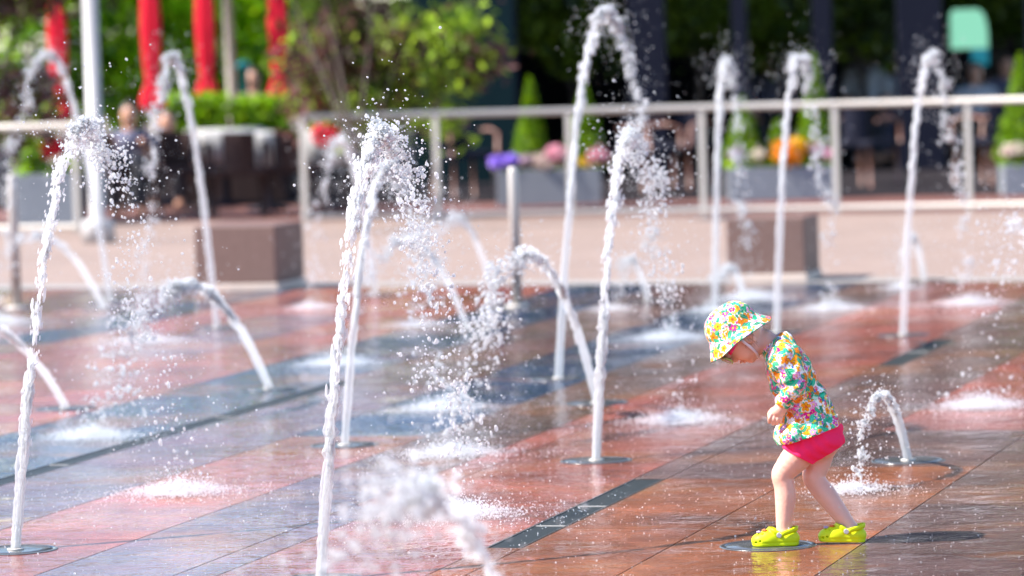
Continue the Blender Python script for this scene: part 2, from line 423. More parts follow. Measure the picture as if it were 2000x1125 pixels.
# bands of stone: (v0, v1, [(from u, colour), ...])
VB = [(-20.0, -19.0, [(0, BRN)])]
v = -19.0; k = 0
while v < -10.3:
    VB.append((v, v + 0.6, [(0, [RED, BRN, RED, DRK_SKY][k % 4])])); v += 0.6; k += 1
VB[-1] = (VB[-1][0], -10.2, VB[-1][2])
VB += [(-10.2, -9.6, [(0, RED), (22, BRN)]), (-9.6, -9.05, [(0, RED), (23, MAU_SKY)]), (-9.05, -8.62, [(0, BRN), (22.5, DRK_SKY)]), (-8.62, -8.05, [(0, RED)]),
       (-8.05, -7.45, [(0, RED), (21.5, MAU_SKY), (24.5, RED)]), (-7.45, -6.85, [(0, RED)]), (-6.85, -6.18, [(0, DRK_SKY)]), (-6.08, -5.53, [(0, MAU_SKY), (19.5, BRN)]),
       (-5.53, -4.95, [(0, RED), (13.6, RED), (16.3, ORG), (17.1, DRK_SKY)]), (-4.95, -4.50, [(0, MAU_SKY), (15.7, BRN)]), (-4.50, -4.36, [(0, MAU_SKY), (14.6, RED)]), (-4.36, -3.70, [(0, RED)]),
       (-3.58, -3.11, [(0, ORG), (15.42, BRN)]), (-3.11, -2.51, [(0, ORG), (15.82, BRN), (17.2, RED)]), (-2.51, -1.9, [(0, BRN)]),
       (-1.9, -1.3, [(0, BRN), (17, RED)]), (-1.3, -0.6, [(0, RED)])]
v = -0.6
while v < 7: VB.append((v, v + 0.6, [(0, [BRN, RED, DRK_SKY, RED][k % 4])])); v += 0.6; k += 1
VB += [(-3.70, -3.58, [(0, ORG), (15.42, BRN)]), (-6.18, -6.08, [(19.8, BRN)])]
V = []; Q = []; C = []; G = 0.0022
def slab(u0, u1, v0, v1, c, u1b=None):
    u1b = u1 if u1b is None else u1b
    b = len(V)
    for (uu, vv) in ((u0 + G, v0 + G), (u0 + G, v1 - G), (u1b - G, v1 - G), (u1 - G, v0 + G)): V.append(uvp(uu, vv, 0.0))
    Q.append((b, b + 1, b + 2, b + 3)); C.extend([c] * 4)
holes = [(-3.70, 13.39, 15.42), (-3.70, 20.4, 22.0)]
for v0, v1, segs in VB:
    ue0, ue1 = u_edge(v0), u_edge(v1)
    cuts = [s_[0] for s_ in segs] + [99]
    for i, (us, c) in enumerate(segs):
        us = max(us, 4.0); ue = min(cuts[i + 1], ue0)
        u = us
        while u < ue - 0.01:
            stp = random.uniform(1.1, 1.9)
            if ue - (u + stp) < 0.5: stp = ue - u
            e = u + stp; skip = False
            if v0 == -3.70:
                for hv, h0, h1 in holes:
                    if u < h0 < e: e = h0
                    if abs(u - h0) < 0.01: u = h1; skip = True
            if skip: continue
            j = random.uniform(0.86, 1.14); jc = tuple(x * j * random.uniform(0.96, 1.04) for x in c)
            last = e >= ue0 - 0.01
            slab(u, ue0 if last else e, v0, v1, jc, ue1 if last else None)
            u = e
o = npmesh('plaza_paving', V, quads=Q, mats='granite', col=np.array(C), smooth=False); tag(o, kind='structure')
def upoly(pts, z): return [uvp(u, v, z) for u, v in pts]
o = MB().add(upoly([(3, -20.2), (3, 7.2), (u_edge(7.2), 7.2), (u_edge(-20.2), -20.2)], -0.004), [(0, 1, 2, 3)]).build('plaza_bedding', 'grout'); tag(o, kind='structure')
def strip(name, d0, d1, mat, z, vv=(-30, 16)):
    a = [(u_edge(vv[0]) + d0, vv[0]), (u_edge(vv[1]) + d0, vv[1]), (u_edge(vv[1]) + d1, vv[1]), (u_edge(vv[0]) + d1, vv[0])]
    return tag(MB().add(upoly(a, z), [(0, 1, 2, 3)]).build(name, mat), kind='structure')
strip('kerb_strip', 0.0, 0.45, 'kerb', 0.0)

def pavermat(name, c1, c2, mort, sx, sy):
    m, nt, b, out = newmat(name); N, L = nt.nodes, nt.links
    tc = N.new('ShaderNodeTexCoord'); mp = N.new('ShaderNodeMapping'); mp.inputs['Rotation'].default_value = (0, 0, TH)
    br = N.new('ShaderNodeTexBrick'); br.inputs['Color1'].default_value = (*c1, 1); br.inputs['Color2'].default_value = (*c2, 1); br.inputs['Mortar'].default_value = (*mort, 1)
    br.inputs['Scale'].default_value = 1; br.inputs['Brick Width'].default_value = sx; br.inputs['Row Height'].default_value = sy; br.inputs['Mortar Size'].default_value = 0.008
    nz = N.new('ShaderNodeTexNoise'); nz.inputs['Scale'].default_value = 1.1; nz.inputs['Detail'].default_value = 6
    mr = N.new('ShaderNodeMapRange'); mr.inputs['To Min'].default_value = 0.82; mr.inputs['To Max'].default_value = 1.15
    mx = N.new('ShaderNodeMix'); mx.data_type = 'RGBA'; mx.blend_type = 'MULTIPLY'; mx.inputs[0].default_value = 1
    L.new(tc.outputs['Object'], mp.inputs['Vector']); L.new(mp.outputs[0], br.inputs['Vector']); L.new(tc.outputs['Object'], nz.inputs['Vector'])
    L.new(nz.outputs['Fac'], mr.inputs['Value']); L.new(br.outputs['Color'], mx.inputs[6]); L.new(mr.outputs[0], mx.inputs[7]); L.new(mx.outputs[2], b.inputs['Base Color'])
    b.inputs['Roughness'].default_value = 0.75; M[name] = m
pavermat('pink pavers', (0.305, 0.215, 0.175), (0.255, 0.178, 0.145), (0.18, 0.13, 0.105), 0.3, 0.15)
pavermat('red bricks', (0.19, 0.07, 0.052), (0.14, 0.052, 0.042), (0.11, 0.055, 0.042), 0.22, 0.11)
strip('pavement', 0.453, 9.2, 'pink pavers', 0.0)
strip('terrace', 9.203, 12.4, 'red bricks', 0.0)
strip('terrace_floor', 12.403, 40, 'darkfloor', 0.0)

# drains
def drain(name, u0, u1, v0, v1, label, cuts):
    t = thing(name, uvp(u0, v0), label, 'drain', None)
    inv = -uvp(u0, v0)
    def P(u, v, z): return uvp(u, v, z) + inv
    m = MB()
    def bx(a, b, c, d, z0, z1):
        m.add([P(a, c, z0), P(b, c, z0), P(b, d, z0), P(a, d, z0), P(a, c, z1), P(b, c, z1), P(b, d, z1), P(a, d, z1)], [(0, 1, 2, 3), (7, 6, 5, 4), (4, 5, 1, 0), (5, 6, 2, 1), (6, 7, 3, 2), (7, 4, 0, 3)])
    bx(u0, u1, v0 + .002, v0 + 0.010, -0.003, 0.002); bx(u0, u1, v1 - 0.007, v1 - .002, -0.003, 0.002)
    m.build('drain_frame', 'plate', t)
    cs = [u0] + cuts + [u1]
    for a, b in zip(cs[:-1], cs[1:]):
        m = MB(); bx(a + 0.006, b - 0.006, v0 + 0.011, v1 - 0.008, -0.0035, -0.001); m.build('grate', 'darkslot', t)
    for c in cuts:
        m = MB(); bx(c - 0.005, c + 0.005, v0 + 0.012, v1 - 0.009, -0.003, 0.0015); m.build('cross_bar', 'steel', t)
drain('slot_drain', 13.39, 15.42, -3.70, -3.58, 'dark slot drain cut into red stone nearest the toddler', [13.98, 14.55])
drain('slot_drain', 20.40, 22.0, -3.70, -3.58, 'short dark slot drain in brown stone behind the toddler', [21.2])
drain('slot_drain', 12.0, 19.8, -6.18, -6.08, 'long dark slot drain along the sky-tinted dark stone band', [14, 16, 18])

# nozzle plates
def plate(u, v, r, label, active=True):
    t = thing('nozzle_plate', uvp(u, v), label, 'nozzle plate', 'round steel nozzle plates let into the plaza')
    MB().lathe([(r * 0.90, 0.0), (r * 0.90, 0.003), (r, 0.003), (r + 0.003, 0.0006)], 48).build('ring', 'plate', t, True)
    m = MB().lathe([(r * 0.89, 0.0008), (r * 0.89, 0.0016), (r * 0.5, 0.0022), (0.03, 0.0026)], 48)
    m.build('cover', 'plate', t, True)
    MB().lathe([(0.028, 0.001), (0.028, 0.007), (0.018, 0.008), (0.017, 0.0065), (0.0, 0.0065)], 24).build('nozzle', 'darkslot' if not active else 'steel', t, True)

# ------------------------------------------------------------------ foliage helpers
def leaf_cloud(n, centres, sig, size, cols, squash=1.0, seed=0, down=0.0):
    """n small leaf faces gathered in clumps: returns V, quads, colours"""
    r = np.random.default_rng(seed)
    centres = np.asarray(centres, float); ci = r.integers(0, len(centres), n)
    sg = np.asarray(sig) * np.ones(len(centres))
    P = centres[ci] + r.normal(0, 1, (n, 3)) * sg[ci][:, None] * np.array([1, 1, squash])
    a = r.normal(0, 1, (n, 3)); a /= np.linalg.norm(a, axis=1)[:, None]
    b = np.cross(a, r.normal(0, 1, (n, 3))); b /= np.linalg.norm(b, axis=1)[:, None]
    s = size * r.uniform(0.6, 1.3, (n, 1))
    V = np.stack([P - a * s, P + b * s * 0.45 , P + a * s, P - b * s * 0.45], 1).reshape(-1, 3)
    cols = np.asarray(cols, float); cc = cols[(r.random(len(centres)) * len(cols)).astype(int)][ci]
    own = cols[(r.random(n) * len(cols)).astype(int)]
    m = r.random((n, 1)) < 0.35
    c = np.where(m, own, cc) * r.uniform(0.7, 1.3, (n, 1))
    return V, np.arange(n * 4).reshape(-1, 4), np.repeat(c, 4, 0)
def make_tree(name, label, base, centres, sig, n, size, cols, trunk_r, bark='bark', group=None, seed=1, cat='tree', limbs=14):
    t = thing(name, base, label, cat, group)
    base = np.asarray(base, float); C_ = np.asarray(centres, float) - base
    top = C_.mean(0); top[2] = C_[:, 2].min()
    m = MB(); fork = np.array([top[0] * 0.35, top[1] * 0.35, max(0.5, top[2] * 0.72)])
    m.tube([(0, 0, 0), (0.02, 0, fork[2] * 0.5), tuple(fork)], [trunk_r * 1.25, trunk_r, trunk_r * 0.85], 10)
    for c in C_[:limbs]:
        mid = fork * 0.5 + c * 0.5 + np.array([0, 0, -0.12])
        m.tube([tuple(fork), tuple(mid), tuple(c)], [trunk_r * 0.32, trunk_r * 0.2, trunk_r * 0.08], 6)
    m.build('trunk', bark, t, True)
    V, Q_, c = leaf_cloud(n, C_, sig, size, cols, 0.85, seed)
    npmesh('crown', V, quads=Q_, mats='leaf', parent=t, col=c, smooth=False)
    return t
def blobs(px0, px1, py0, py1, Y, n, seed, dy=0.5, shape=None):
    r = random.Random(seed); out = []
    while len(out) < n:
        x, y = r.uniform(px0, px1), r.uniform(py0, py1)
        if shape and not shape(x, y): continue
        out.append(at(x, y, Y + r.uniform(-dy, dy)))
    return out
GRN = [(0.30, 0.46, 0.02), (0.36, 0.62, 0.006), (0.20, 0.42, 0.006), (0.55, 0.80, 0.01), (0.06, 0.16, 0.006), (0.46, 0.72, 0.008), (0.60, 0.82, 0.03)]
CRB = [(0.15, 0.21, 0.03), (0.30, 0.40, 0.045), (0.12, 0.05, 0.045), (0.24, 0.11, 0.09), (0.05, 0.07, 0.015), (0.38, 0.55, 0.04), (0.10, 0.05, 0.04)]
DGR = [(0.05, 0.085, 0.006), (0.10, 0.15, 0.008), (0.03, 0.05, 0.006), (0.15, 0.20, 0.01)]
LIM = [(0.20, 0.36, 0.005), (0.30, 0.46, 0.006), (0.12, 0.24, 0.005)]
# the small ornamental trees in front of the terrace
def crown_r(x, y):
    if 500 < x < 590: return y < -40
    if y < 60: return 470 < x < 790
    if y < 150: return 560 < x < 800
    return 590 < x < 800
cs = blobs(470, 900, -230, 215, 38.6, 52, 3, 0.5, crown_r)
for p in ((905, 45), (880, 60), (850, 75), (945, 112), (915, 125), (880, 138), (845, 150), (710, 205), (700, 225), (860, 238)): cs.append(at(*p, 38.2))
make_tree('ornamental_tree', 'small tree of green and bronze leaves reaching over the steel railing', gnd(700, 452) * np.array([1, 1, 0]), cs, 0.13, 12000, 0.055, CRB, 0.035, seed=5)
cs = blobs(-190, 165, -200, 260, 39.5, 46, 4, 0.4, lambda x, y: (y < 120 or x < 90) and not (95 < x < 145))
make_tree('ornamental_tree', 'small bronze-green tree beside the white lamp post', at(-60, 430, 39.5) * np.array([1, 1, 0]), cs, 0.15, 9000, 0.055, CRB, 0.035, seed=6)
# bright leafy trees behind the umbrellas
for i, (x0, x1, lab) in enumerate(((-120, 190, 'bright green leafy tree behind the lamp post'), (170, 360, 'bright green leafy tree behind the umbrella nearest the lamp post'), (330, 560, 'bright green tree between two red umbrellas'), (540, 830, 'green tree behind the bronze-leaved ornamental tree'))):
    cs = blobs(x0, x1, -130, 215, 49 + i * 0.6, 34, 20 + i, 0.7)
    make_tree('leafy_tree', lab, np.array([at((x0 + x1) / 2, 300, 49 + i * 0.6)[0], 49 + i * 0.6, 0]), cs, 0.20, 5200, 0.085, GRN, 0.09, group='leafy trees behind the terrace', seed=30 + i)
# clipped hedges behind the tables
for i, (x0, x1, ty, lab) in enumerate(((330, 440, 190, 'bright green clipped hedge under the second red umbrella'), (455, 560, 195, 'bright green clipped hedge behind the white tables'))):
    a, b = at(x0, ty, 43.6), at(x1, ty, 43.6)
    V, Q_, c = [], [], []
    r = np.random.default_rng(50 + i); n = 4200
    P_ = np.stack([r.uniform(a[0], b[0], n), 43.6 + r.uniform(-0.25, 0.25, n), r.uniform(0.56, a[2], n)], 1)
    V, Q_, c = leaf_cloud(n, P_, 0.02, 0.05, LIM + GRN[:2], 1, 60 + i)
    t = thing('hedge', ((a[0] + b[0]) / 2, 43.6, 0), lab, 'hedge', 'clipped hedges behind the terrace')
    V = V - np.array([(a[0] + b[0]) / 2, 43.6, 0]); hw_ = (b[0] - a[0]) / 2
    npmesh('foliage', V, quads=Q_, mats='leaf', parent=t, col=c, smooth=False)
    MB().box((-hw_ - .03, -.3, 0), (hw_ + .03, .3, .58)).build('dark_box', 'wicker', t, bevel=.01)  # dark box added below the leaves to darken what shows behind the chairs

# ------------------------------------------------------------------ red umbrellas, closed
def umbrella(px, pyb, Y, r, label, tilt=0.0):
    p = at(px, pyb, Y); base = np.array([p[0], Y, 0]); zb = p[2]
    t = thing('closed_umbrella', base, label, 'umbrella', 'closed red umbrellas on the terrace')
    MB().tube([(0, 0, 0.03), (0, 0, 3.3)], 0.022, 10).build('pole', 'steel', t, True)
    MB().lathe([(0.24, 0), (0.24, 0.05), (0.20, 0.07), (0.04, 0.08), (0.04, 0.3), (0.0, 0.3)], 24).build('base', 'navy', t, True)
    h = 3.25 - zb
    prof = [(r * 0.6, zb), (r * 1.25, zb + 0.04), (r * 1.3, zb + 0.12), (r * 0.66, zb + 0.30), (r * 0.74, zb + 0.36), (r * 0.9, zb + 0.55), (r * 1.0, zb + 0.85), (r * 0.85, zb + 1.2), (r * 0.5, zb + 1.5), (0.03, 3.25)]
    MB().lathe(prof, 48, fold=(0.30, 6)).build('canopy', 'red', t, True)
    MB().lathe([(r * 0.80, zb + 0.30), (r * 0.86, zb + 0.30), (r * 0.86, zb + 0.335), (r * 0.80, zb + 0.335)], 24).build('tie_band', 'red', t, True)
umbrella(118, 238, 44.5, 0.078, 'closed red umbrella seen through the bronze-leaved tree by the lamp post')
umbrella(300, 218, 43.0, 0.078, 'closed red umbrella between the lamp post and the pale trunk, nearer the post')
umbrella(406, 208, 44.0, 0.078, 'closed red umbrella over the bright hedge, beside the pale trunk')
umbrella(548, 205, 44.5, 0.078, 'closed red umbrella at the edge of the green and bronze tree')
# pale trunk and teal post
t = thing('young_tree', np.array([at(455, 300, 44.6)[0], 44.6, 0]), 'thin pale trunk of a young tree between the hedges', 'tree')
MB().tube([(0, 0, 0), (0.01, 0, 1.2), (-0.02, 0, 2.6)], [0.06, 0.05, 0.035], 8).build('trunk', 'palebark', t, True)
V, Q_, c = leaf_cloud(900, [(0, 0, 2.5), (0.2, 0, 2.8), (-0.2, 0.1, 2.7), (0.1, 0.2, 3.0)], 0.2, 0.07, GRN, 1, 77)
npmesh('crown', V, quads=Q_, mats='leaf', parent=t, col=c, smooth=False)
p = at(476, 130, 44.2)
t = thing('teal_post', np.array([p[0], 44.2, 0]), 'slim teal post standing beside the pale trunk', 'post')
MB().tube([(0, 0, 0.03), (0, 0, p[2])], 0.04, 12).build('pole', 'tealpaint', t, True)
MB().lathe([(0.2, 0.0), (0.2, 0.04), (0.05, 0.06), (0.05, 0.1), (0, 0.1)], 20).build('base', 'tealpaint', t, True)
MB().lathe([(0.06, p[2] - 0.02), (0.075, p[2]), (0.06, p[2] + 0.04), (0.0, p[2] + 0.06)], 16).build('cap', 'tealpaint', t, True)

# ------------------------------------------------------------------ terrace furniture
def chair(px, Y, rz, label, arms='wicker', mat='wicker', sc=1.0):
    p = at(px, 300, Y)
    t = thing('terrace_chair', np.array([p[0], Y, 0]), label, 'chair', 'dark wicker chairs on the terrace', rz)
    MB().box((-.24, -.24, .38), (.24, .22, .45)).build('seat', mat, t, bevel=0.015)
    m = MB(); pr = []
    for i in range(9):
        a = math.radians(-58 + i * 14.5); pr.append((math.sin(a) * .175, .02 + math.cos(a) * .22))
    V = []; Fs = []
    for x, y in pr:
        for z in (.42, .77): V.append((x, y, z))
        for z in (.77, .42): V.append((x * .9, y * .9 - .005, z))
    for i in range(8):
        for k in range(4): Fs.append((i * 4 + k, (i + 1) * 4 + k, (i + 1) * 4 + (k + 1) % 4, i * 4 + (k + 1) % 4))
    Fs += [(0, 1, 2, 3), (35, 34, 33, 32)]
    m.add(V, Fs).build('backrest', mat, t)
    for sx in (-1, 1):
        MB().tube([(sx * .25, .14, .64), (sx * .27, -.05, .66), (sx * .26, -.22, .62), (sx * .25, -.235, .42)], .018, 8).build('armrest', arms, t, True)
        for sy in (-1, 1):
            MB().tube([(sx * .21, sy * .2, .40), (sx * .23, sy * .22, 0)], .016, 8).build('leg', arms, t, True)
    return t
def table(px, Y, label, r=.38):
    p = at(px, 300, Y)
    t = thing('terrace_table', np.array([p[0], Y, 0]), label, 'table', 'white-clothed tables on the terrace')
    MB().lathe([(r, .42), (r, .70), (r * .98, .735), (0, .74)], 40, fold=(.03, 12)).build('tablecloth', 'cloth_white', t, True)
    MB().lathe([(.2, 0), (.2, .03), (.03, .05), (.03, .70), (0, .70)], 20).build('pedestal', 'navy', t, True)
ch = [(350, 40.2, .3, 'dark wicker chair standing closest to the lamp post side of the terrace'), (464, 39.6, 3.3, 'dark wicker chair with its back to the fountain, in front of the white tables'),
      (572, 39.9, 3.0, 'dark wicker chair beside the corner of the railing'),
      (300, 41.4, -.8, 'dark wicker chair next to the seated person in the blue-grey top'), (640, 41.6, .2, 'dark wicker chair seen through the first bay of the railing'), (230, 40.6, 2.2, 'dark wicker chair just beside the lamp post')]
for c_ in ch: chair(*c_)
table(520, 41.0, 'white-clothed table between two dark wicker chairs', .27); table(650, 40.6, 'white-clothed table inside the first bay of the railing', .34); table(440, 42.6, 'white-clothed table against the hedge')
def cushion(px, py, Y, w_, h_, label):
    p = at(px, py, Y); s_ = SDF((-w_, -.16, -h_), (w_, .16, h_), .02)
    s_.ell((-w_ * .22, 0, 0), (w_ * .42, .10, h_ * .55), .05).ell((w_ * .22, 0, 0), (w_ * .42, .10, h_ * .55), .05)
    P_, Q2 = s_.mesh(1); o = npmesh('red_cushion', P_, quads=Q2, mats='red'); o.location = tuple(p); tag(o, label, 'cushion', 'red cushions on the terrace')
cushion(640, 264, 39.3, .23, .19, 'plump red cushion standing by the white table inside the railing corner')
cushion(96, 288, 40.0, .20, .20, 'red cushion between the planter and the lamp post')
for (px, py, r_, lab) in ((620, 196, .075, 'small red paper lantern near the railing corner'), (601, 112, .065, 'small red paper lantern hanging among bronze leaves')):
    p = at(px, py, 40.2)
    t = thing('red_lantern', p, lab, 'lantern')
    MB().lathe([(.015, -r_), (r_ * .7, -r_ * .75), (r_, 0), (r_ * .7, r_ * .75), (.015, r_)], 18).build('shade', 'red', t, True)
    MB().tube([(0, 0, r_ * .9), (0, 0, r_ + .5)], .004, 6).build('cord', 'navy', t)

# ------------------------------------------------------------------ planters
def planter(x0, x1, ytop, Y, label, cones, flowers, seed):
    a, b = at(x0, ytop, Y), at(x1, ytop, Y); cx = (a[0] + b[0]) / 2; w_ = abs(b[0] - a[0]) / 2; h_ = (a[2] + b[2]) / 2
    org = np.array([cx, Y, 0]); t = thing('flower_planter', org, label, 'planter', 'grey planters with cone-shaped conifers')
    m = MB()
    for lo, hi in (((-w_, -.22, 0), (w_, -.185, h_)), ((-w_, .185, 0), (w_, .22, h_)), ((-w_, -.185, 0), (-w_ + .035, .185, h_)), ((w_ - .035, -.185, 0), (w_, .185, h_))): m.box(lo, hi)
    m.build('box', 'planter', t, bevel=.006)
    MB().box((-w_ + .036, -.184, .02), (w_ - .036, .184, h_ - .03)).build('soil', 'soil', t)
    for (px, pyt, rr) in cones:
        p = at(px, pyt, Y) - org; n = 3200; r = np.random.default_rng(seed + int(px))
        q = r.random(n) ** 0.75; zt = p[2]; z = h_ + (zt - h_) * (1 - q)
        ang = r.uniform(0, 2 * math.pi, n); lob = 1 + .13 * np.sin(ang * 3 + z * 9)
        rad = rr * (q ** .85) * lob * np.minimum(1, (1 - q) * 5 + .72) * r.uniform(.55, 1.0, n)
        P_ = np.stack([p[0] + rad * np.cos(ang), rad * np.sin(ang) * .9, z], 1)
        V, Q_, c = leaf_cloud(n, P_, .004, .028, LIM, 1, seed + 1)
        npmesh('conifer', V, quads=Q_, mats='leaf', parent=t, col=c, smooth=False)
        MB().tube([(p[0], 0, h_ - .05), (p[0], 0, zt - .15)], [.02, .006], 6).build('stem', 'bark', t, True)
    for (px, py, s_, cc) in flowers:
        p = at(px, py - 4, Y - .15) - org; n = int(1000 * s_ / .08)
        V, Q_, c = leaf_cloud(n, [p], s_ * .45, .030, cc, .8, seed + int(px) * 3)
        npmesh('flower_clump', V, quads=Q_, mats='petal', parent=t, col=c, smooth=False)
    V, Q_, c = leaf_cloud(900, [(x, r2, h_ + .03) for x in np.linspace(-w_ + .06, w_ - .06, 9) for r2 in (-.12, .08)], .04, .03, LIM + GRN, .6, seed + 9)
    npmesh('foliage', V, quads=Q_, mats='leaf', parent=t, col=c, smooth=False)
PUR = [(.30, .18, .70), (.40, .25, .8)]; WHT = [(.8, .75, .62), (.75, .6, .55)]; PNK = [(.75, .30, .42), (.8, .42, .5)]; YEL = [(.8, .5, .02), (.85, .6, .03)]; ORA = [(.90, .42, .01), (.9, .32, .01)]; MIX = [(.6, .4, .5), (.45, .3, .4), (.5, .5, .3)]
planter(970, 1172, 330, 40.5, 'grey planter of purple, white and pink flowers with two small conifers', [(1034, 152, .20), (1140, 165, .24)],
        [(975, 322, .07, PUR), (1000, 318, .05, PUR), (1028, 318, .05, MIX), (1060, 322, .08, WHT), (1085, 305, .08, PNK), (1110, 325, .06, WHT), (1142, 322, .05, YEL), (1166, 308, .07, PNK), (1068, 335, .04, ORA)], 100)
planter(1420, 1624, 325, 40.0, 'grey planter with an orange-yellow flower clump between two conifers', [(1588, 105, .20), (1450, 190, .22), (1520, 235, .17)],
        [(1540, 302, .12, ORA), (1555, 290, .08, YEL), (1598, 300, .06, MIX), (1435, 305, .05, MIX), (1480, 308, .05, WHT), (1615, 305, .05, PNK)], 200)
planter(1955, 2150, 318, 39.5, 'grey planter with a broad conifer and white flowers at the end of the railing', [(1992, 105, .27), (2090, 140, .24)],
        [(1968, 300, .05, WHT), (1990, 296, .06, WHT), (2040, 300, .07, PNK)], 300)
planter(36, 158, 338, 39.0, 'grey planter filled with leafy plants beside the lamp post', [(60, 262, .12)], [(20 + 40, 310, .06, LIM), (110, 322, .05, MIX), (140, 320, .05, LIM)], 400)

# ------------------------------------------------------------------ people far off (coarse, blurred by distance)
def far_person(px, pyh, Y, label, shirt, legs, seated=False, face=-1, skin='skin_far', sc_=1.0, group='people far behind the railing'):
    p = at(px, pyh, Y); org = np.array([p[0], Y, 0]); top = p[2] + .1
    t = thing('person', org, label, 'person', group)
    hgt = top; s_ = SDF((-.5, -.55, -.02), (.5, .5, hgt + .05), .016)
    zs = hgt - .30; zh = (.47 if seated else hgt * .52)
    s_.ell((0, 0, hgt - .115), (.078, .095, .115), .02).cone((0, 0, hgt - .2), (0, .02, zs), .055, .06, .02)
    s_.cone((0, .02, zs - .08), (0, .02, zh + .02), .13, .13, .05).cone((-.15, .02, zs - .03), (.15, .02, zs - .03), .06, .06, .04)
    for k_ in (-1, 1):
        s_.chain([(k_ * .18, .02, zs - .04), (k_ * .23, .0, zs - .30), (k_ * .14, -.18, zs - .42 if not seated else zh + .22)], [.052, .042, .032], .02)
        s_.ell((k_ * .13, -.22, zs - .45 if not seated else zh + .22), (.035, .05, .035), .02)
        if seated: s_.chain([(k_ * .1, 0, zh), (k_ * .12, -.40, zh + .02), (k_ * .12, -.40, .08)], [.085, .06, .042], .03).cone((k_ * .12, -.40, .05), (k_ * .12, -.53, .035), .04, .03, .02)
        else: s_.chain([(k_ * .09, .02, zh), (k_ * .1, 0, zh * .52), (k_ * .11, .03, .08)], [.09, .06, .045], .03).cone((k_ * .11, .03, .05), (k_ * .12, -.12, .035), .045, .035, .02)
    P_, Q2 = s_.mesh(1); npmesh('body', P_, quads=Q2, mats=skin, parent=t)
    s2 = SDF((-.42, -.3, zh - .05), (.42, .3, zs + .12), .018)
    s2.cone((0, .02, zs - .08), (0, .02, zh + .02), .145, .148, .05).cone((-.15, .02, zs - .03), (.15, .02, zs - .03), .074, .074, .04)
    for k_ in (-1, 1): s2.cone((k_ * .18, .02, zs - .04), (k_ * .22, .0, zs - .24), .066, .06, .02)
    P_, Q2 = s2.mesh(1); npmesh('shirt', P_, quads=Q2, mats=shirt, parent=t)
    s3 = SDF((-.3, -.6, .08), (.3, .3, zh + .16), .018)
    s3.ell((0, .02, zh), (.15, .13, .11), .04)
    for k_ in (-1, 1):
        if seated: s3.chain([(k_ * .1, 0, zh), (k_ * .12, -.40, zh + .02), (k_ * .12, -.40, .14)], [.098, .074, .056], .03)
        else: s3.chain([(k_ * .09, .02, zh), (k_ * .1, 0, zh * .52), (k_ * .11, .03, .14)], [.102, .074, .06], .03)
    P_, Q2 = s3.mesh(1); npmesh('trousers', P_, quads=Q2, mats=legs, parent=t)
    s4 = SDF((-.12, -.14, hgt - .26), (.12, .16, hgt + .04), .012)
    s4.ell((0, .02, hgt - .085), (.088, .10, .10), .02).keep((0, -.055, hgt - .06), (0, -1, -.55))
    P_, Q2 = s4.mesh(1); npmesh('hair', P_, quads=Q2, mats='hair_far', parent=t)
M['bluegrey'] = pmat('blue-grey cloth', (0.10, 0.10, 0.16), .8); M['darkcloth'] = pmat('dark cloth', (0.03, .03, .04), .8); M['palecloth'] = pmat('pale cloth', (0.42, .44, .48), .8); M['tancloth'] = pmat('tan cloth', (.3, .2, .15), .8)
far_person(252, 222, 40.8, 'person in a blue-grey top seated by the lamp post', 'bluegrey', 'darkcloth', True)
far_person(326, 236, 42.3, 'person in a dark top seated under the first red umbrella', 'darkcloth', 'darkcloth', True)
far_person(493, 152, 46.3, 'person in tan clothes standing behind the hedge', 'tancloth', 'darkcloth')
far_person(1690, 100, 48.5, 'person in a pale shirt standing inside between the grey columns', 'palecloth', 'darkcloth')
far_person(1748, 120, 49.3, 'person in a pale shirt half behind the widest column', 'palecloth', 'bluegrey')
far_person(1500, 118, 48.8, 'person in a blue-grey top inside, beside the narrow column', 'bluegrey', 'darkcloth')
far_person(1905, 140, 48.2, 'person in a pale shirt under the glowing mint panel', 'palecloth', 'darkcloth')
far_person(1965, 126, 49.0, 'person in a blue-grey top by the end planter', 'bluegrey', 'darkcloth')
for c_ in ((1262, 42.2, .9, 'dark chair with brown wooden arms beside the first grey planter'), (1690, 42.4, 2.4, 'dark chair with brown wooden arms between the planter and a railing post'), (1928, 42.0, -2.3, 'dark chair with brown wooden arms just before the end planter'), (1330, 43.4, -.6, 'dark chair with brown wooden arms, back in the shade'), (905, 42.6, .5, 'dark chair with brown arms in front of the teal wall')):
    chair(c_[0], c_[1], c_[2], c_[3], 'wood', 'navy')

# ------------------------------------------------------------------ dark building with columns
BY = 46.5
org = np.array([at(1500, 100, BY)[0], BY, 0.0])
b = thing('restaurant_building', org, 'dark modern building with navy columns, teal end wall and open shaded front', 'building')
def bx_(px): return at(px, 100, BY)[0] - org[0]
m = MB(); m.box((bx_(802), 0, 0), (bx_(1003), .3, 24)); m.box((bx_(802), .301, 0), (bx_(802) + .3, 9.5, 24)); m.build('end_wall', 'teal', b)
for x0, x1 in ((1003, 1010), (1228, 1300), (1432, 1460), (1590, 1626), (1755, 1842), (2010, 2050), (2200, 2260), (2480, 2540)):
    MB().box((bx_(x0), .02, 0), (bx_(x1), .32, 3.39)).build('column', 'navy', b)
MB().box((bx_(1003) + .002, .02, 3.4), (bx_(3000), .35, 24)).build('upper_wall', 'teal', b)  # unseen; raised this high so the wet plaza mirrors a dark front
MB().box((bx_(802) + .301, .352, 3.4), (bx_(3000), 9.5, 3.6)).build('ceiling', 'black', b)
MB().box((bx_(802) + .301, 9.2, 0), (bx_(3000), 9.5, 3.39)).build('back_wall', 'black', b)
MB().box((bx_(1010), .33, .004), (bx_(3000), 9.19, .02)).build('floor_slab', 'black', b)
for nm, z in (('threshold', 0.0), ('lintel', 3.3)): MB().box((bx_(1300) + .004, .1, z + .025), (bx_(1432) - .004, .16, z + .07)).build(nm, 'navy', b)
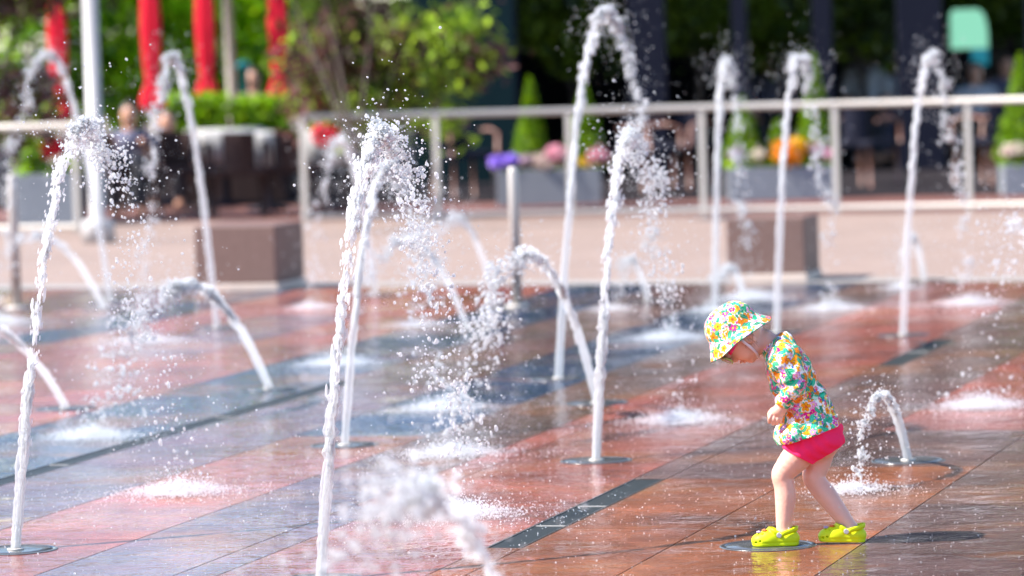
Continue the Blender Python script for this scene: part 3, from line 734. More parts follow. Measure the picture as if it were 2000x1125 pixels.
# leaf masses inside the open front, standing in for trees mirrored in window glass
for i, (x0, x1, y0, y1, lab) in enumerate(((1015, 1225, -60, 120, 'dim leaves standing in for a mirrored tree, next to the teal wall'), (1305, 1430, -60, 70, 'dim leaves standing in for a mirrored tree in the second opening'), (1465, 1590, -60, 105, 'dim leaves standing in for a mirrored tree behind the narrow column'),
                               (1630, 1752, -60, 95, 'dim leaves standing in for a mirrored tree above the standing people'), (1845, 2030, -60, 60, 'dim leaves standing in for a mirrored tree beside the mint screen'))):
    Yp = 47.6 if i != 4 else 51.5
    cs = blobs(x0, x1, y0, y1, Yp, 16, 90 + i, .3)
    make_tree('mirrored_tree', lab, np.array([at((x0 + x1) / 2, 300, Yp)[0], Yp, 0.03]), cs, .14, 2600, .07, [(x * 1.3, y * 1.3, z * 1.3) for x, y, z in DGR], .04, group='leaf masses standing in for mirrored trees', seed=95 + i, limbs=8)
# glowing mint panel, bright by its own emission
a_, c2 = at(1856, 19, 49.9), at(1930, 94, 49.9)
org2 = np.array([(a_[0] + c2[0]) / 2, 49.9, 0]); hw = abs(c2[0] - a_[0]) / 2
t = thing('mint_panel', org2, 'glowing mint panel with a rounded shoulder and teal foot, seen inside', 'glow_panel')
pts = [(-hw, c2[2]), (hw, c2[2]), (hw, c2[2] + .18), (hw * .93, a_[2] - .16), (hw * .78, a_[2] - .05), (hw * .5, a_[2]), (-hw * .85, a_[2]), (-hw, a_[2] - .06)]
n_ = len(pts); V = [(x, 0, z) for x, z in pts] + [(x, .06, z) for x, z in pts]
MB().add(V, [tuple(range(n_)), tuple(range(2 * n_ - 1, n_ - 1, -1))] + [(i, i + n_, (i + 1) % n_ + n_, (i + 1) % n_) for i in range(n_)]).build('panel', 'glow_panel', t)
MB().box((hw * .1, 0, c2[2] - .19), (hw, .06, c2[2] - .003)).build('lower_panel', 'glow_panel2', t)
MB().box((-.04, .01, 0.02), (.04, .05, c2[2] - .003)).build('stand', 'navy', t)

# ------------------------------------------------------------------ railings, posts, blocks
def railing(pxs, Yl, label, ends):
    """pxs: foot pixels of the posts (x, y)"""
    feet = [gnd(*p) for p in pxs]; o0 = feet[0]
    t = thing('steel_railing', o0, label, 'railing', None)
    H_ = .915
    for i, f in enumerate(feet):
        q = f - o0
        MB().box((-.025, -.015, 0), (.025, .015, H_ - .026), TH * -1, org=(q[0], q[1])).build('post', 'steel', t, bevel=.004)
    a, b_ = feet[0] - o0, feet[-1] - o0
    d = (b_ - a) / np.linalg.norm(b_ - a)
    e0 = a - d * (0.0 if ends[0] else 1.3); e1 = b_ + d * (0.0 if ends[1] else 1.3)
    for nm, z, r_ in (('top_rail', H_, .028), ('bottom_rail', .055, .024)):
        MB().tube([e0 + (0, 0, z), (e0 + e1) / 2 + (0, 0, z), e1 + (0, 0, z)], r_, 14).build(nm, 'steel', t, True)
fp = [(597 + i * 259.5, 437 - i * 4.6) for i in range(8)]
railing(fp, 37, 'long tubular steel railing in front of the planters and dark building', (True, False))
railing([(-190, 462), (152, 455)], 37, 'short steel railing section ending beside the white lamp post', (False, True))
p = gnd(193, 474)
t = thing('lamp_post', p, 'white lamp post rising from a round pale collar', 'lamp post')
MB().lathe([(.135, 0), (.135, .16), (.125, .185), (.07, .19), (0, .19)], 32).build('collar', 'post', t, True)
MB().tube([(0, 0, .185), (0, 0, 3), (0, 0, 5.6)], [.063, .062, .05], 24).build('pole', 'post', t, True)
MB().lathe([(.05, 5.55), (.3, 5.62), (.3, 5.68), (.06, 5.8), (0, 5.8)], 32).build('lamp_head', 'post', t, True)
for px, py, lab in ((1010, 600, 'slim steel bollard on a round foot between the water jets'), (33, 603, 'slim steel bollard at the left edge of the plaza')):
    p = gnd(px, py); t = thing('steel_bollard', p, lab.replace('at the left edge of the plaza', 'standing beyond the front left jet, before the lamp post'), 'bollard', 'steel bollards at the plaza edge')
    MB().lathe([(.075, 0), (.075, .012), (.03, .02), (0, .02)], 28).build('foot_plate', 'steel', t, True)
    MB().lathe([(.031, .021), (.031, .80), (.025, .82), (0, .825)], 24).build('tube', 'steel', t, True)
def block(px, py, w_, d_, h_, label):
    p = gnd(px, py); t = thing('stone_seat', p, label, 'bench', 'pink granite seat blocks at the plaza edge', -TH)
    MB().box((0.0, .0, 0), (w_, d_, .05)).build('plinth', 'plinth', t, bevel=.006)
    MB().box((.012, .012, .051), (w_ - .012, d_ - .012, h_)).build('block', 'bench', t, bevel=.008)
block(378, 571, .57, .62, .42, 'pink granite seat block between the lamp post and the railing corner')
block(1417, 552, .52, .5, .40, 'pink granite seat block behind the toddler')

# ------------------------------------------------------------------ the toddler
YC = 13.74; S = 627.0
def B(px, py, dy=0.0): return at(px, py, YC + dy)
def r_(px): return px / S
Hup = np.array([-.55, 0, .835]); Hup /= np.linalg.norm(Hup)       # hat axis
Hx = np.array([.835, 0, .55]); Hx /= np.linalg.norm(Hx)            # towards the back of the brim
Hy = np.array([0, 1, 0])
Ff = np.array([-.27, 0, -.963]); Fu = np.array([-.963, 0, .27])     # face forward, head up
kid = thing('person', np.array([B(1560, 1066)[0], YC, 0]), 'toddler in floral sun hat and shirt, pink shorts and lime clogs, looking down', 'person')
KO = np.array(kid.location)
lo = B(1360, 1075) - np.array([0, .20, 0]); hi = B(1700, 560) + np.array([0, .20, 0]); lo[2] = -.005
s = SDF(lo, hi, .0026)
# trunk
s.ell(B(1602, 853), (.070, .082, .068), .02).ell(B(1576, 800), (.070, .074, .075), .03).ell(B(1548, 740), (.066, .074, .075), .03)
s.cone(B(1532, 702, -.055), B(1532, 702, .055), .045, .045, .03)
s.cone(B(1530, 693), B(1494, 664), .036, .034, .02)
# head
Rf = np.stack([Ff, Hy, Fu])
s.ell(B(1441, 650), (.080, .070, .076), .015, R=Rf)
s.ell(B(1446, 676), (.036, .056, .048), .02, R=Rf)
for k_ in (-1, 1): s.ell(B(1453, 687, k_ * .026), (.026, .025, .030), .014, R=Rf)
s.ell(B(1468, 694), (.024, .024, .018), .014, R=Rf)           # chin
s.ell(B(1473, 676), (.03, .045, .028), .02, R=Rf)               # jaw
s.ell(B(1435.5, 702), (.010, .0085, .010), .007, R=Rf)            # nose
s.ell(B(1437, 701.5, -.006), (.006, .005, .006), .004, R=Rf)
s.ell(B(1447.5, 706.5), (.0065, .014, .0045), .004, R=Rf); s.ell(B(1454.5, 706), (.006, .012, .0045), .004, R=Rf)
s.ell(B(1451.2, 711.5), (.005, .014, .0011), .002, 'sub', R=Rf)
for k_ in (-1, 1):
    s.ell(B(1463, 661, k_ * .070), (.016, .007, .024), .006, R=Rf); s.ell(B(1461, 662, k_ * .078), (.008, .004, .014), .003, 'sub', R=Rf)
    s.ell(B(1421, 694, k_ * .024), (.010, .014, .010), .006, R=Rf)
# arms
s.chain([B(1526, 700, -.075), B(1550, 750, -.088), B(1530, 790, -.070)], [.034, .029, .0215], .015)
s.chain([B(1530, 698, .075), B(1555, 750, .10), B(1535, 792, .085)], [.034, .029, .0215], .015)
# hands: palm, four bent fingers, thumb
for dy, dx, kk in ((-.070, 0, 1), (.085, 6, -1)):
    def Hh(x, y, z=0.0): return B(x + dx, y, dy + z * kk)
    s.cone(Hh(1529, 793), Hh(1522, 801), .0195, .020, .008)
    s.ell(Hh(1519, 805), (.0225, .0145, .017), .008)
    fx = [(1507, 808, 1503, 817, 1502.5, 824.5, .0053), (1513.5, 811, 1510.5, 820, 1509.5, 828, .0055), (1520, 812, 1518, 820.5, 1517, 828, .0053), (1526.5, 811, 1525.5, 818, 1524.5, 824, .0049)]
    for (a1, b1, a2, b2, a3, b3, rf) in fx:
        s.chain([Hh(a1, b1, -.002), Hh(a2, b2, -.008), Hh(a3, b3, .002), Hh(a3 + 1.5, b3 - 2, .010)], [rf * 1.15, rf * 1.1, rf, rf * .9], .0014)
    s.chain([Hh(1510, 800, .012), Hh(1503, 808, .018), Hh(1503, 815, .015)], [.0085, .0075, .0062], .004)
# legs
s.chain([B(1588, 858, -.033), B(1556, 892, -.036), B(1530, 925, -.036), B(1532, 950, -.037), B(1534, 970, -.039), B(1532.5, 1000, -.043), B(1531, 1030, -.046), B(1533, 1042, -.046)], [.050, .0465, .0345, .0325, .0330, .0285, .0240, .0235], .016)
s.ell(B(1525, 926, -.038), (.024, .027, .029), .014)
s.chain([B(1534, 1044, -.046), B(1538, 1050, -.046), B(1505, 1053, -.046), B(1488, 1055, -.046)], [.023, .021, .020, .016], .012)
s.chain([B(1606, 860, .032), B(1597, 898, .030), B(1590, 932, .018), B(1600, 950, .013), B(1617, 972, .007), B(1638, 1000, -.005), B(1654, 1022, -.012), B(1660, 1032, -.013)], [.050, .044, .0350, .0335, .0330, .0280, .0240, .0235], .018)
s.ell(B(1587, 932, .014), (.023, .026, .028), .014)
s.chain([B(1662, 1034, -.013), B(1664, 1044, -.014), B(1636, 1048, -.016), B(1622, 1050, -.018)], [.023, .021, .018, .014], .012)
P_, Q2 = s.mesh(1)
npmesh('body', P_ - KO, quads=Q2, mats='skin', parent=kid)

# printed cloth: flowers and leaves stamped on the cloth's own surface
def floral(P, Nn, seed, n, scale=1.0, base=(0.84, 0.83, 0.76)):
    r = np.random.default_rng(seed); C = np.tile(np.array(base), (len(P), 1))
    kinds = [('patch', .30, [(.30, .72, .50), (.55, .80, .60), (.80, .78, .35)]), ('leaf', .52, [(.0, .40, .17), (.0, .22, .10), (.01, .52, .27), (.0, .28, .17)]),
             ('flower', .20, [(.95, .33, .005), (.90, .25, .01), (.95, .46, .02)]), ('flower2', .42, [(.80, .01, .22), (.75, .04, .34), (.88, .30, .52), (.62, .30, .68), (.93, .90, .86), (.93, .88, .84)]), ('dot', .45, [(.90, .78, .05), (.85, .04, .10), (.04, .16, .55), (.95, .40, .02), (.35, .20, .6)])]
    order = [(nm, pal) for nm, share, pal in kinds[1:] for i in range(int(n * share))]
    r.shuffle(order := np.array(order, dtype=object))
    first = [(kinds[0][0], kinds[0][2])] * int(n * kinds[0][1])
    for nm, pal in first + [tuple(x) for x in order]:
        if True:
            k = r.integers(len(P)); c = P[k]; nn = Nn[k]; d = P - c
            R = {'patch': .022, 'leaf': .024, 'flower': .022, 'flower2': .0165, 'dot': .006}[nm] * scale * r.uniform(.75, 1.3)
            w_ = np.where((np.abs(d) < R * 1.25).all(1))[0]
            w_ = w_[(Nn[w_] @ nn) > .1]
            a = np.cross(nn, r.normal(0, 1, 3)); a /= np.linalg.norm(a); b2 = np.cross(nn, a)
            x = d[w_] @ a; y = d[w_] @ b2; rho = np.hypot(x, y); phi = np.arctan2(y, x)
            col = np.array(pal[r.integers(len(pal))]) * r.uniform(.85, 1.1)
            if nm == 'patch': C[w_[(x / R) ** 2 + (y / (R * .6)) ** 2 < 1]] = col
            elif nm == 'leaf':
                t_ = x / R; ins_ = (np.abs(t_) < 1) & (np.abs(y - .12 * R * np.sin(3 * t_)) < R * .40 * (1 - t_ ** 2))
                C[w_[ins_]] = col
                C[w_[ins_ & (np.abs(y - .12 * R * np.sin(3 * t_)) < R * .05)]] = col * .5 + .2
            elif nm == 'dot': C[w_[rho < R]] = col
            else:
                q = R * (.62 + .38 * np.abs(np.cos(2.5 * phi)))
                C[w_[rho < q * 1.12]] = (.88, .84, .80) if r.random() < .5 else col * .55
                C[w_[rho < q * .95]] = col
                C[w_[(rho < q * .95) & (np.abs(np.sin(2.5 * phi)) > .93) & (rho > R * .25)]] = col * .6
                C[w_[rho < R * .26]] = (.90, .62, .05) if nm == 'flower2' else (.75, .10, .03)
    return np.clip(C, 0, 1)

# shirt
hp0, hp1 = B(1520, 868), B(1645, 825)
hd = (hp1 - hp0); hn = np.array([hd[2], 0, -hd[0]]); hn /= np.linalg.norm(hn)      # points down
s = SDF(B(1478, 880) - np.array([0, .17, 0]), B(1655, 640) + np.array([0, .17, 0]), .0024)
s.ell(B(1546, 737), (.074, .084, .082), .03).ell(B(1574, 794), (.080, .084, .085), .03).ell(B(1592, 842), (.088, .110, .075), .03)
s.ell(B(1568, 848), (.070, .110, .058), .03).ell(B(1548, 853), (.055, .108, .048), .03)
s.cone(B(1533, 702, -.060), B(1533, 702, .060), .056, .056, .03)
s.cone(B(1530, 694), B(1508, 676), .046, .040, .02).ell(B(1527, 672), (.040, .062, .040), .02)
for kk, e, wr in ((-1, (1551, 750, -.090), (1531, 787, -.071)), (1, (1556, 750, .102), (1537, 787, .086))):
    s.chain([B(1526, 702, kk * .072), B(*e), B(*wr)], [.048, .041, .029], .014)
def wrinkle(X, Y, Z):
    return (.0022 * np.sin((X * .75 + Z * .55) * 165 + 2.2 * np.sin(Z * 42 + Y * 22)) * np.sin(Y * 38 + X * 20) + .0024 * np.sin((X - Z * .8 + Y * .5) * 85 + 1.5 * np.sin(Z * 30))
            + .0035 * np.sin(np.arctan2(Y - YC, X - B(1585, 840)[0]) * 9) * np.clip((B(1585, 800)[2] - Z) / .07, 0, 1))
s.warp(wrinkle)
s.keep(hp0, hn)
c0, c1 = B(1481, 687), B(1531, 643); cd = c1 - c0; cn = np.array([-cd[2], 0, cd[0]]); cn /= np.linalg.norm(cn)
s.keep(c0, cn)
wv = B(1531, 790) - B(1551, 750); s_w = B(1529, 797, -.07)
# cut the cuffs square to each forearm
X = s.ax[0][:, None, None]; Yy = s.ax[1][None, :, None]; Z = s.ax[2][None, None, :]
for kk, wr, e in ((-1, (1530.5, 793, -.071), (1551, 750, -.090)), (1, (1536, 793, .086), (1556, 750, .102))):
    p = B(*wr); q = B(*e); n_ = (p - q) / np.linalg.norm(p - q)
    near = np.sqrt((X - p[0]) ** 2 + (Yy - p[1]) ** 2 + (Z - p[2]) ** 2) < .045
    pl = (X - p[0]) * n_[0] + (Yy - p[1]) * n_[1] + (Z - p[2]) * n_[2]
    tor = np.sqrt((X - B(1560, 790)[0]) ** 2 + ((Yy - YC)) ** 2 * .55 + (Z - p[2]) ** 2)
    s.D = np.where(near & (np.abs(Yy - YC) > .052), np.maximum(s.D, pl), s.D).astype(np.float32)
P_, Q2 = s.mesh(2)
Nn = vnormals(P_, Q2)
npmesh('shirt', P_ - KO, quads=Q2, mats='floral', parent=kid, col=floral(P_, Nn, 5, 2100, .63))

# shorts
s = SDF(B(1510, 915) - np.array([0, .15, 0]), B(1660, 800) + np.array([0, .15, 0]), .0024)
s.ell(B(1603, 853), (.0735, .0915, .0755), .02)
s.chain([B(1589, 860, -.036), B(1553, 897, -.037)], [.0635, .0570], .018)
s.chain([B(1604, 860, .036), B(1595, 905, .032)], [.060, .050], .02)
s.warp(lambda X, Y, Z: .0018 * np.sin((X * .8 + Z * .6) * 190 + 2 * np.sin(Y * 60)) + .0022 * np.sin((Z - X * .4) * 110 + Y * 40))
def below(a, b_):
    d = b_ - a; n = np.array([d[2], 0, -d[0]]); return n / np.linalg.norm(n) * (1 if n[2] < 0 else -1)
a1, a2, a3 = B(1516, 866), B(1584, 903), B(1644, 868)
s.keep(a1, below(a1, a2)); s.keep(a2, below(a2, a3))
P_, Q2 = s.mesh(2); npmesh('shorts', P_ - KO, quads=Q2, mats='shorts', parent=kid)

# hair under the hat
s = SDF(B(1370, 700) - np.array([0, .11, 0]), B(1500, 580) + np.array([0, .11, 0]), .0028)
s.ell(B(1440, 652), (.074, .0755, .072), .01, R=Rf)
s.warp(lambda X, Y, Z: .0018 * np.sin(X * 420 + Z * 160 + 3 * np.sin(Y * 70)))
s.keep(B(1440, 657), np.array([-.52, 0, -.85]))
P_, Q2 = s.mesh(1); npmesh('hair', P_ - KO, quads=Q2, mats='hair', parent=kid)
m = MB()
rr = random.Random(3)
for i in range(14):
    a = B(1452 + rr.uniform(0, 20), 664 - rr.uniform(0, 12), -.070 + rr.uniform(-.008, .01)); d = np.array([rr.uniform(-.006, .02), -rr.uniform(0, .006), -rr.uniform(.012, .030)])
    m.tube([a - KO, a + d * .5 + (rr.uniform(-.004, .004), 0, 0) - KO, a + d - KO], [.0008, .0006, .0003], 5)
m.build('hair_wisps', 'hair', kid, True)

# sun hat: crown and flared, slightly wavy brim with a printed top and teal underside
HC = B(1444.5, 662)
prof = [(0.000, .1165), (.020, .1160), (.040, .1130), (.058, .1060), (.071, .0950), (.0795, .080), (.0835, .064), (.0855, .050), (.0868, .042), (.0885, .036), (.0935, .028), (.1005, .0175), (.1075, .0075), (.1140, -.001), (.1175, -.0055)]
nA = 220; outp = []
t_ = np.linspace(0, 1, len(prof)); tt = np.linspace(0, 1, 84)
pr = np.stack([np.interp(tt, t_, [p[0] for p in prof]), np.interp(tt, t_, [p[1] for p in prof])], 1)
th_ = np.linspace(0, 2 * np.pi, nA, endpoint=False)
def hatpt(rad, z, th):
    rb = np.clip((rad - .09) / .028, 0, 1); bump_ = np.clip(1 - rb * 2, 0, 1)
    r2 = rad * (1 + .014 * np.sin(5 * th + 1) * rb + .012 * np.sin(3 * th + 30 * z) * bump_)
    z2 = z + rb * (.0025 * np.sin(4 * th + .7) + .010 * np.abs(np.sin(th)) ** 2) + .0016 * np.sin(6 * th + 50 * z)
    # front of the brim turned a little down, back a little up
    z2 = z2 + rb * (.004 * np.cos(th))
    return HC + np.outer(r2 * np.cos(th) * 1.0, Hx) + np.outer(r2 * np.sin(th) * .94, Hy) + np.outer(z2, Hup)
rows = [hatpt(np.full(nA, a), np.full(nA, b_), th_) for a, b_ in pr]
rows_in = [hatpt(np.full(nA, max(a - .0012, 0)), np.full(nA, b_ - .0028), th_) for a, b_ in pr[::-1]]
P_ = np.concatenate(rows + rows_in); R_ = len(rows) * 2
I = np.arange(R_ * nA).reshape(R_, nA)
Q2 = np.stack([I[:-1], np.roll(I[:-1], -1, 1), np.roll(I[1:], -1, 1), I[1:]], -1).reshape(-1, 4)[:, ::-1]
Nn = vnormals(P_, Q2); no = len(rows) * nA
cc = np.zeros((len(P_), 3)); cc[:no] = floral(P_[:no], Nn[:no], 9, 900, .60, base=(.84, .80, .74))
cc[no:] = floral(P_[no:], Nn[no:], 12, 120, .8, base=(.02, .38, .36))
npmesh('sun_hat', P_ - KO, quads=Q2, mats='floral', parent=kid, col=cc)
# chin strap, glasses
m = MB()
def flat_strap(pts, w_, name, mat, par, th=.0016):
    V = []; Fs = []; n = len(pts)
    for i, p in enumerate(pts):
        p = np.asarray(p, float); d = np.asarray(pts[min(i + 1, n - 1)], float) - np.asarray(pts[max(i - 1, 0)], float); d /= np.linalg.norm(d)
        out = np.array([0, -1, 0]) - d * (-d[1]); out /= np.linalg.norm(out); sd = np.cross(d, out)
        for a, b_ in ((-1, -1), (1, -1), (1, 1), (-1, 1)): V.append(p + sd * w_ / 2 * a + out * th * b_ * .5 - KO)
    for i in range(n - 1):
        for k in range(4): Fs.append((i * 4 + k, i * 4 + (k + 1) % 4, (i + 1) * 4 + (k + 1) % 4, (i + 1) * 4 + k))
    Fs += [(3, 2, 1, 0), (n * 4 - 4, n * 4 - 3, n * 4 - 2, n * 4 - 1)]
    return MB().add(V, Fs).build(name, mat, par, True)
flat_strap([B(1445, 662, -.078), B(1454, 669, -.079), B(1463, 676, -.073), B(1471, 683, -.060), B(1478, 691, -.040), B(1481, 697, -.015), B(1482, 699, .01)], .0085, 'chin_strap', 'strap', kid)
for k_ in (-1, 1):
    pass
gl = flat_strap([B(1425, 692, -.0625), B(1430, 683, -.069), B(1436, 672, -.073), B(1445, 657, -.075)], .0115, 'sunglasses', 'hotpink', kid, .003)
# frame front: two rounded lenses on the face
fc = B(1418.5, 706)
gx = Hy; gz = np.array([-.86, 0, .38]); gz = gz - Ff * (gz @ Ff); gz /= np.linalg.norm(gz); gn = np.cross(gx, gz); gn = gn if gn @ Ff > 0 else -gn
gn = (Ff + np.array([-.15, 0, 0])); gn /= np.linalg.norm(gn); gz = np.cross(gn, gx); gz /= np.linalg.norm(gz)
for k_ in (-1, 1):
    V = []; Fs = []; n = 32
    for rr_, off in ((1.0, 0.002), (1.0, -.004), (.85, -.004), (.85, .002)):
        for i in range(n):
            a = 2 * math.pi * i / n; ca, sa = math.cos(a), math.sin(a)
            q = fc + gx * (k_ * .030 + .0265 * rr_ * np.sign(ca) * abs(ca) ** .8) + gz * (.019 * rr_ * np.sign(sa) * abs(sa) ** .8) + gn * (off - .010 * (abs(k_ * .030 + .027 * ca) / .055) ** 2)
            V.append(q - KO)
    for j in range(4):
        for i in range(n): Fs.append((j * n + i, j * n + (i + 1) % n, ((j + 1) % 4) * n + (i + 1) % n, ((j + 1) % 4) * n + i))
    MB().add(V, Fs).build('rim', 'frame', gl, True)
    V = [];
    for i in range(n):
        a = 2 * math.pi * i / n; ca, sa = math.cos(a), math.sin(a)
        q = fc + gx * (k_ * .030 + .0265 * .86 * np.sign(ca) * abs(ca) ** .8) + gz * (.019 * .86 * np.sign(sa) * abs(sa) ** .8) + gn * (.0012 - .010 * (abs(k_ * .030 + .022 * ca) / .055) ** 2)
        V.append(q - KO)
    V += [np.array(v_) - gn * .0015 for v_ in V]
    MB().add(V, [tuple(range(n)), tuple(range(2 * n - 1, n - 1, -1))] + [(i, (i + 1) % n, (i + 1) % n + n, i + n) for i in range(n)]).build('lens', 'lens', gl, False)
V0 = [fc + gx * a + gn * (-.001) + gz * .005 for a in (-.007, 0, .007)]
MB().tube([v_ - KO for v_ in V0], .0022, 8).build('bridge', 'hotpink', gl, True)
flat_strap([B(1425, 692, .0625), B(1430, 683, .069), B(1436, 672, .073), B(1445, 657, .075)], .0115, 'temple_arm', 'hotpink', gl, .003)

# clogs
def clog(cx, cy, pitch, name, yaw=0.0, charms=True):
    """local: toe at -x, length 0.145"""
    s = SDF((-.082, -.045, -.006), (.082, .045, .070), .0017)
    s.ell((-.036, 0, .016), (.040, .0325, .028), .012).ell((-.005, 0, .020), (.040, .030, .034), .014).ell((.040, 0, .022), (.036, .030, .029), .014)
    s.ell((-.018, 0, .030), (.030, .026, .020), .012)
    s.chain([(-.040, 0, .006), (.0, 0, .006), (.045, 0, .006)], [.030, .028, .028], .006)
    s.chain([(.008, -.026, .040), (-.006, -.024, .050), (-.016, 0, .056), (-.006, .024, .050), (.008, .026, .040)], [.007, .006, .006, .006, .007], .008)
    # opening for the foot
    s.cone((.040, 0, .045), (.004, 0, .052), .0225, .0225, .005, 'sub').cone((.040, 0, .027), (-.01, 0, .028), .019, .019, .005, 'sub').cone((.012, 0, .075), (.045, 0, .075), .035, .035, .005, 'sub')
    for x, z in ((-.062, .020), (-.049, .024)):
        for k_ in (-1, 1): s.ell((x, k_ * (.024 if x < -.05 else .030), z - .006), (.0042, .010, .0030), .002, 'sub')
    for x, y in ((-.052, -.010), (-.052, .010), (-.040, -.018), (-.040, 0), (-.040, .018), (-.027, -.013), (-.027, .013)): s.cone((x, y, .03), (x, y * 1.2, .07), .0032, .0032, .002, 'sub')
    s.warp(lambda X, Y, Z: .0009 * np.clip((.016 - Z) / .004, 0, 1) * np.clip((Z - .006) / .004, 0, 1) + 0 * X + 0 * Y)
    s.keep((0, 0, 0), (0, 0, -1)); P_, Q2 = s.mesh(1)
    R = Matrix.Rotation(yaw, 4, 'Z') @ Matrix.Rotation(pitch, 4, 'Y')
    p = at(cx, 1066, YC + cy); pos = Vector((p[0] - KO[0], cy, 0))
    o = npmesh('clog', P_, quads=Q2, mats='clog', parent=kid)
    zmin = min((R @ Vector(v_)).z for v_ in ((-.075, 0, 0), (.075, 0, 0), (0, 0, 0)))
    o.matrix_local = Matrix.Translation(pos + Vector((0, 0, .003 - min(0, zmin) * .75))) @ R
    ps = []
    for i in range(13):
        a = math.pi * (i / 12) - math.pi / 2; ps.append(Vector((.010 + .0585 * math.cos(a), .034 * math.sin(a), .036 + .017 * math.cos(a))))
    V = []; Fs = []
    for i, q in enumerate(ps):
        n_ = Vector((q.x - .010, q.y * 1.6, 0)); n_ = n_.normalized()
        for a, b_ in ((0, -.008), (.0035, -.0065), (.0035, .0065), (0, .008), (-.0015, .006), (-.0015, -.006)): V.append(q + n_ * a + Vector((0, 0, b_)))
    for i in range(12):
        for k in range(6): Fs.append((i * 6 + k, i * 6 + (k + 1) % 6, (i + 1) * 6 + (k + 1) % 6, (i + 1) * 6 + k))
    Fs += [tuple(range(5, -1, -1)), tuple(range(72, 78))]
    MB().add(V, Fs).build('heel_strap', 'clog', o, True)
    for k_ in (-1, 1):
        MB().tube([(.010, k_ * .032, .036), (.010, k_ * .0365, .036), (.010, k_ * .0375, .036)], [.0085, .0085, .0068], 18).build('rivet', 'rivet', o, False)
    for (x, y, z, mt) in ((-.034, -.010, .0485, 'charm_o'), (-.051, -.004, .043, 'charm_l')):
        m = MB()
        for k in range(5): a = 2 * math.pi * k / 5; m.lathe([(.0, -.002), (.0042, 0), (.0042, .003), (.0, .0045)], 10, (x + .0052 * math.cos(a), y + .0052 * math.sin(a), z))
        m.lathe([(.0, -.003), (.0045, 0), (.0045, .005), (.0, .0062)], 10, (x, y, z)); m.build('charm', mt, o, True)
    return o
clog(1515, -.046, math.radians(0), 'front')
clog(1645, -.016, math.radians(2.5), 'rear')

# ------------------------------------------------------------------ water
def ico(sub):
    import bmesh
    bm = bmesh.new(); bmesh.ops.create_icosphere(bm, subdivisions=sub, radius=1.0)
    V = np.array([v.co[:] for v in bm.verts]); T = np.array([[v.index for v in f.verts] for f in bm.faces]); bm.free(); return V, T
ICO1, ICO2 = ico(1), ico(2)
OCT = (np.array([(1, 0, 0), (-1, 0, 0), (0, 1, 0), (0, -1, 0), (0, 0, 1), (0, 0, -1)], float), np.array([(0, 2, 4), (2, 1, 4), (1, 3, 4), (3, 0, 4), (2, 0, 5), (1, 2, 5), (3, 1, 5), (0, 3, 5)]))
def drops(P, R, D, stretch, tpl, wob, rng):
    """one mesh of free water drops at P with radius R, drawn out along D"""
    T0, F0 = tpl; n = len(P); k = len(T0)
    D = D / (np.linalg.norm(D, axis=1)[:, None] + 1e-9)
    a = np.cross(D, np.array([0.3, .9, .1])); a /= np.linalg.norm(a, axis=1)[:, None] + 1e-9; b = np.cross(D, a)
    sc3 = np.stack([R, R, R * stretch], 1)
    loc = T0[None] * (1 + wob * rng.normal(0, 1, (n, k, 1))) * sc3[:, None, :]
    V = P[:, None, :] + loc[..., 0:1] * a[:, None] + loc[..., 1:2] * b[:, None] + loc[..., 2:3] * D[:, None]
    T = F0[None] + (np.arange(n) * k)[:, None, None]
    return V.reshape(-1, 3), T.reshape(-1, 3)
JET_DATA = []
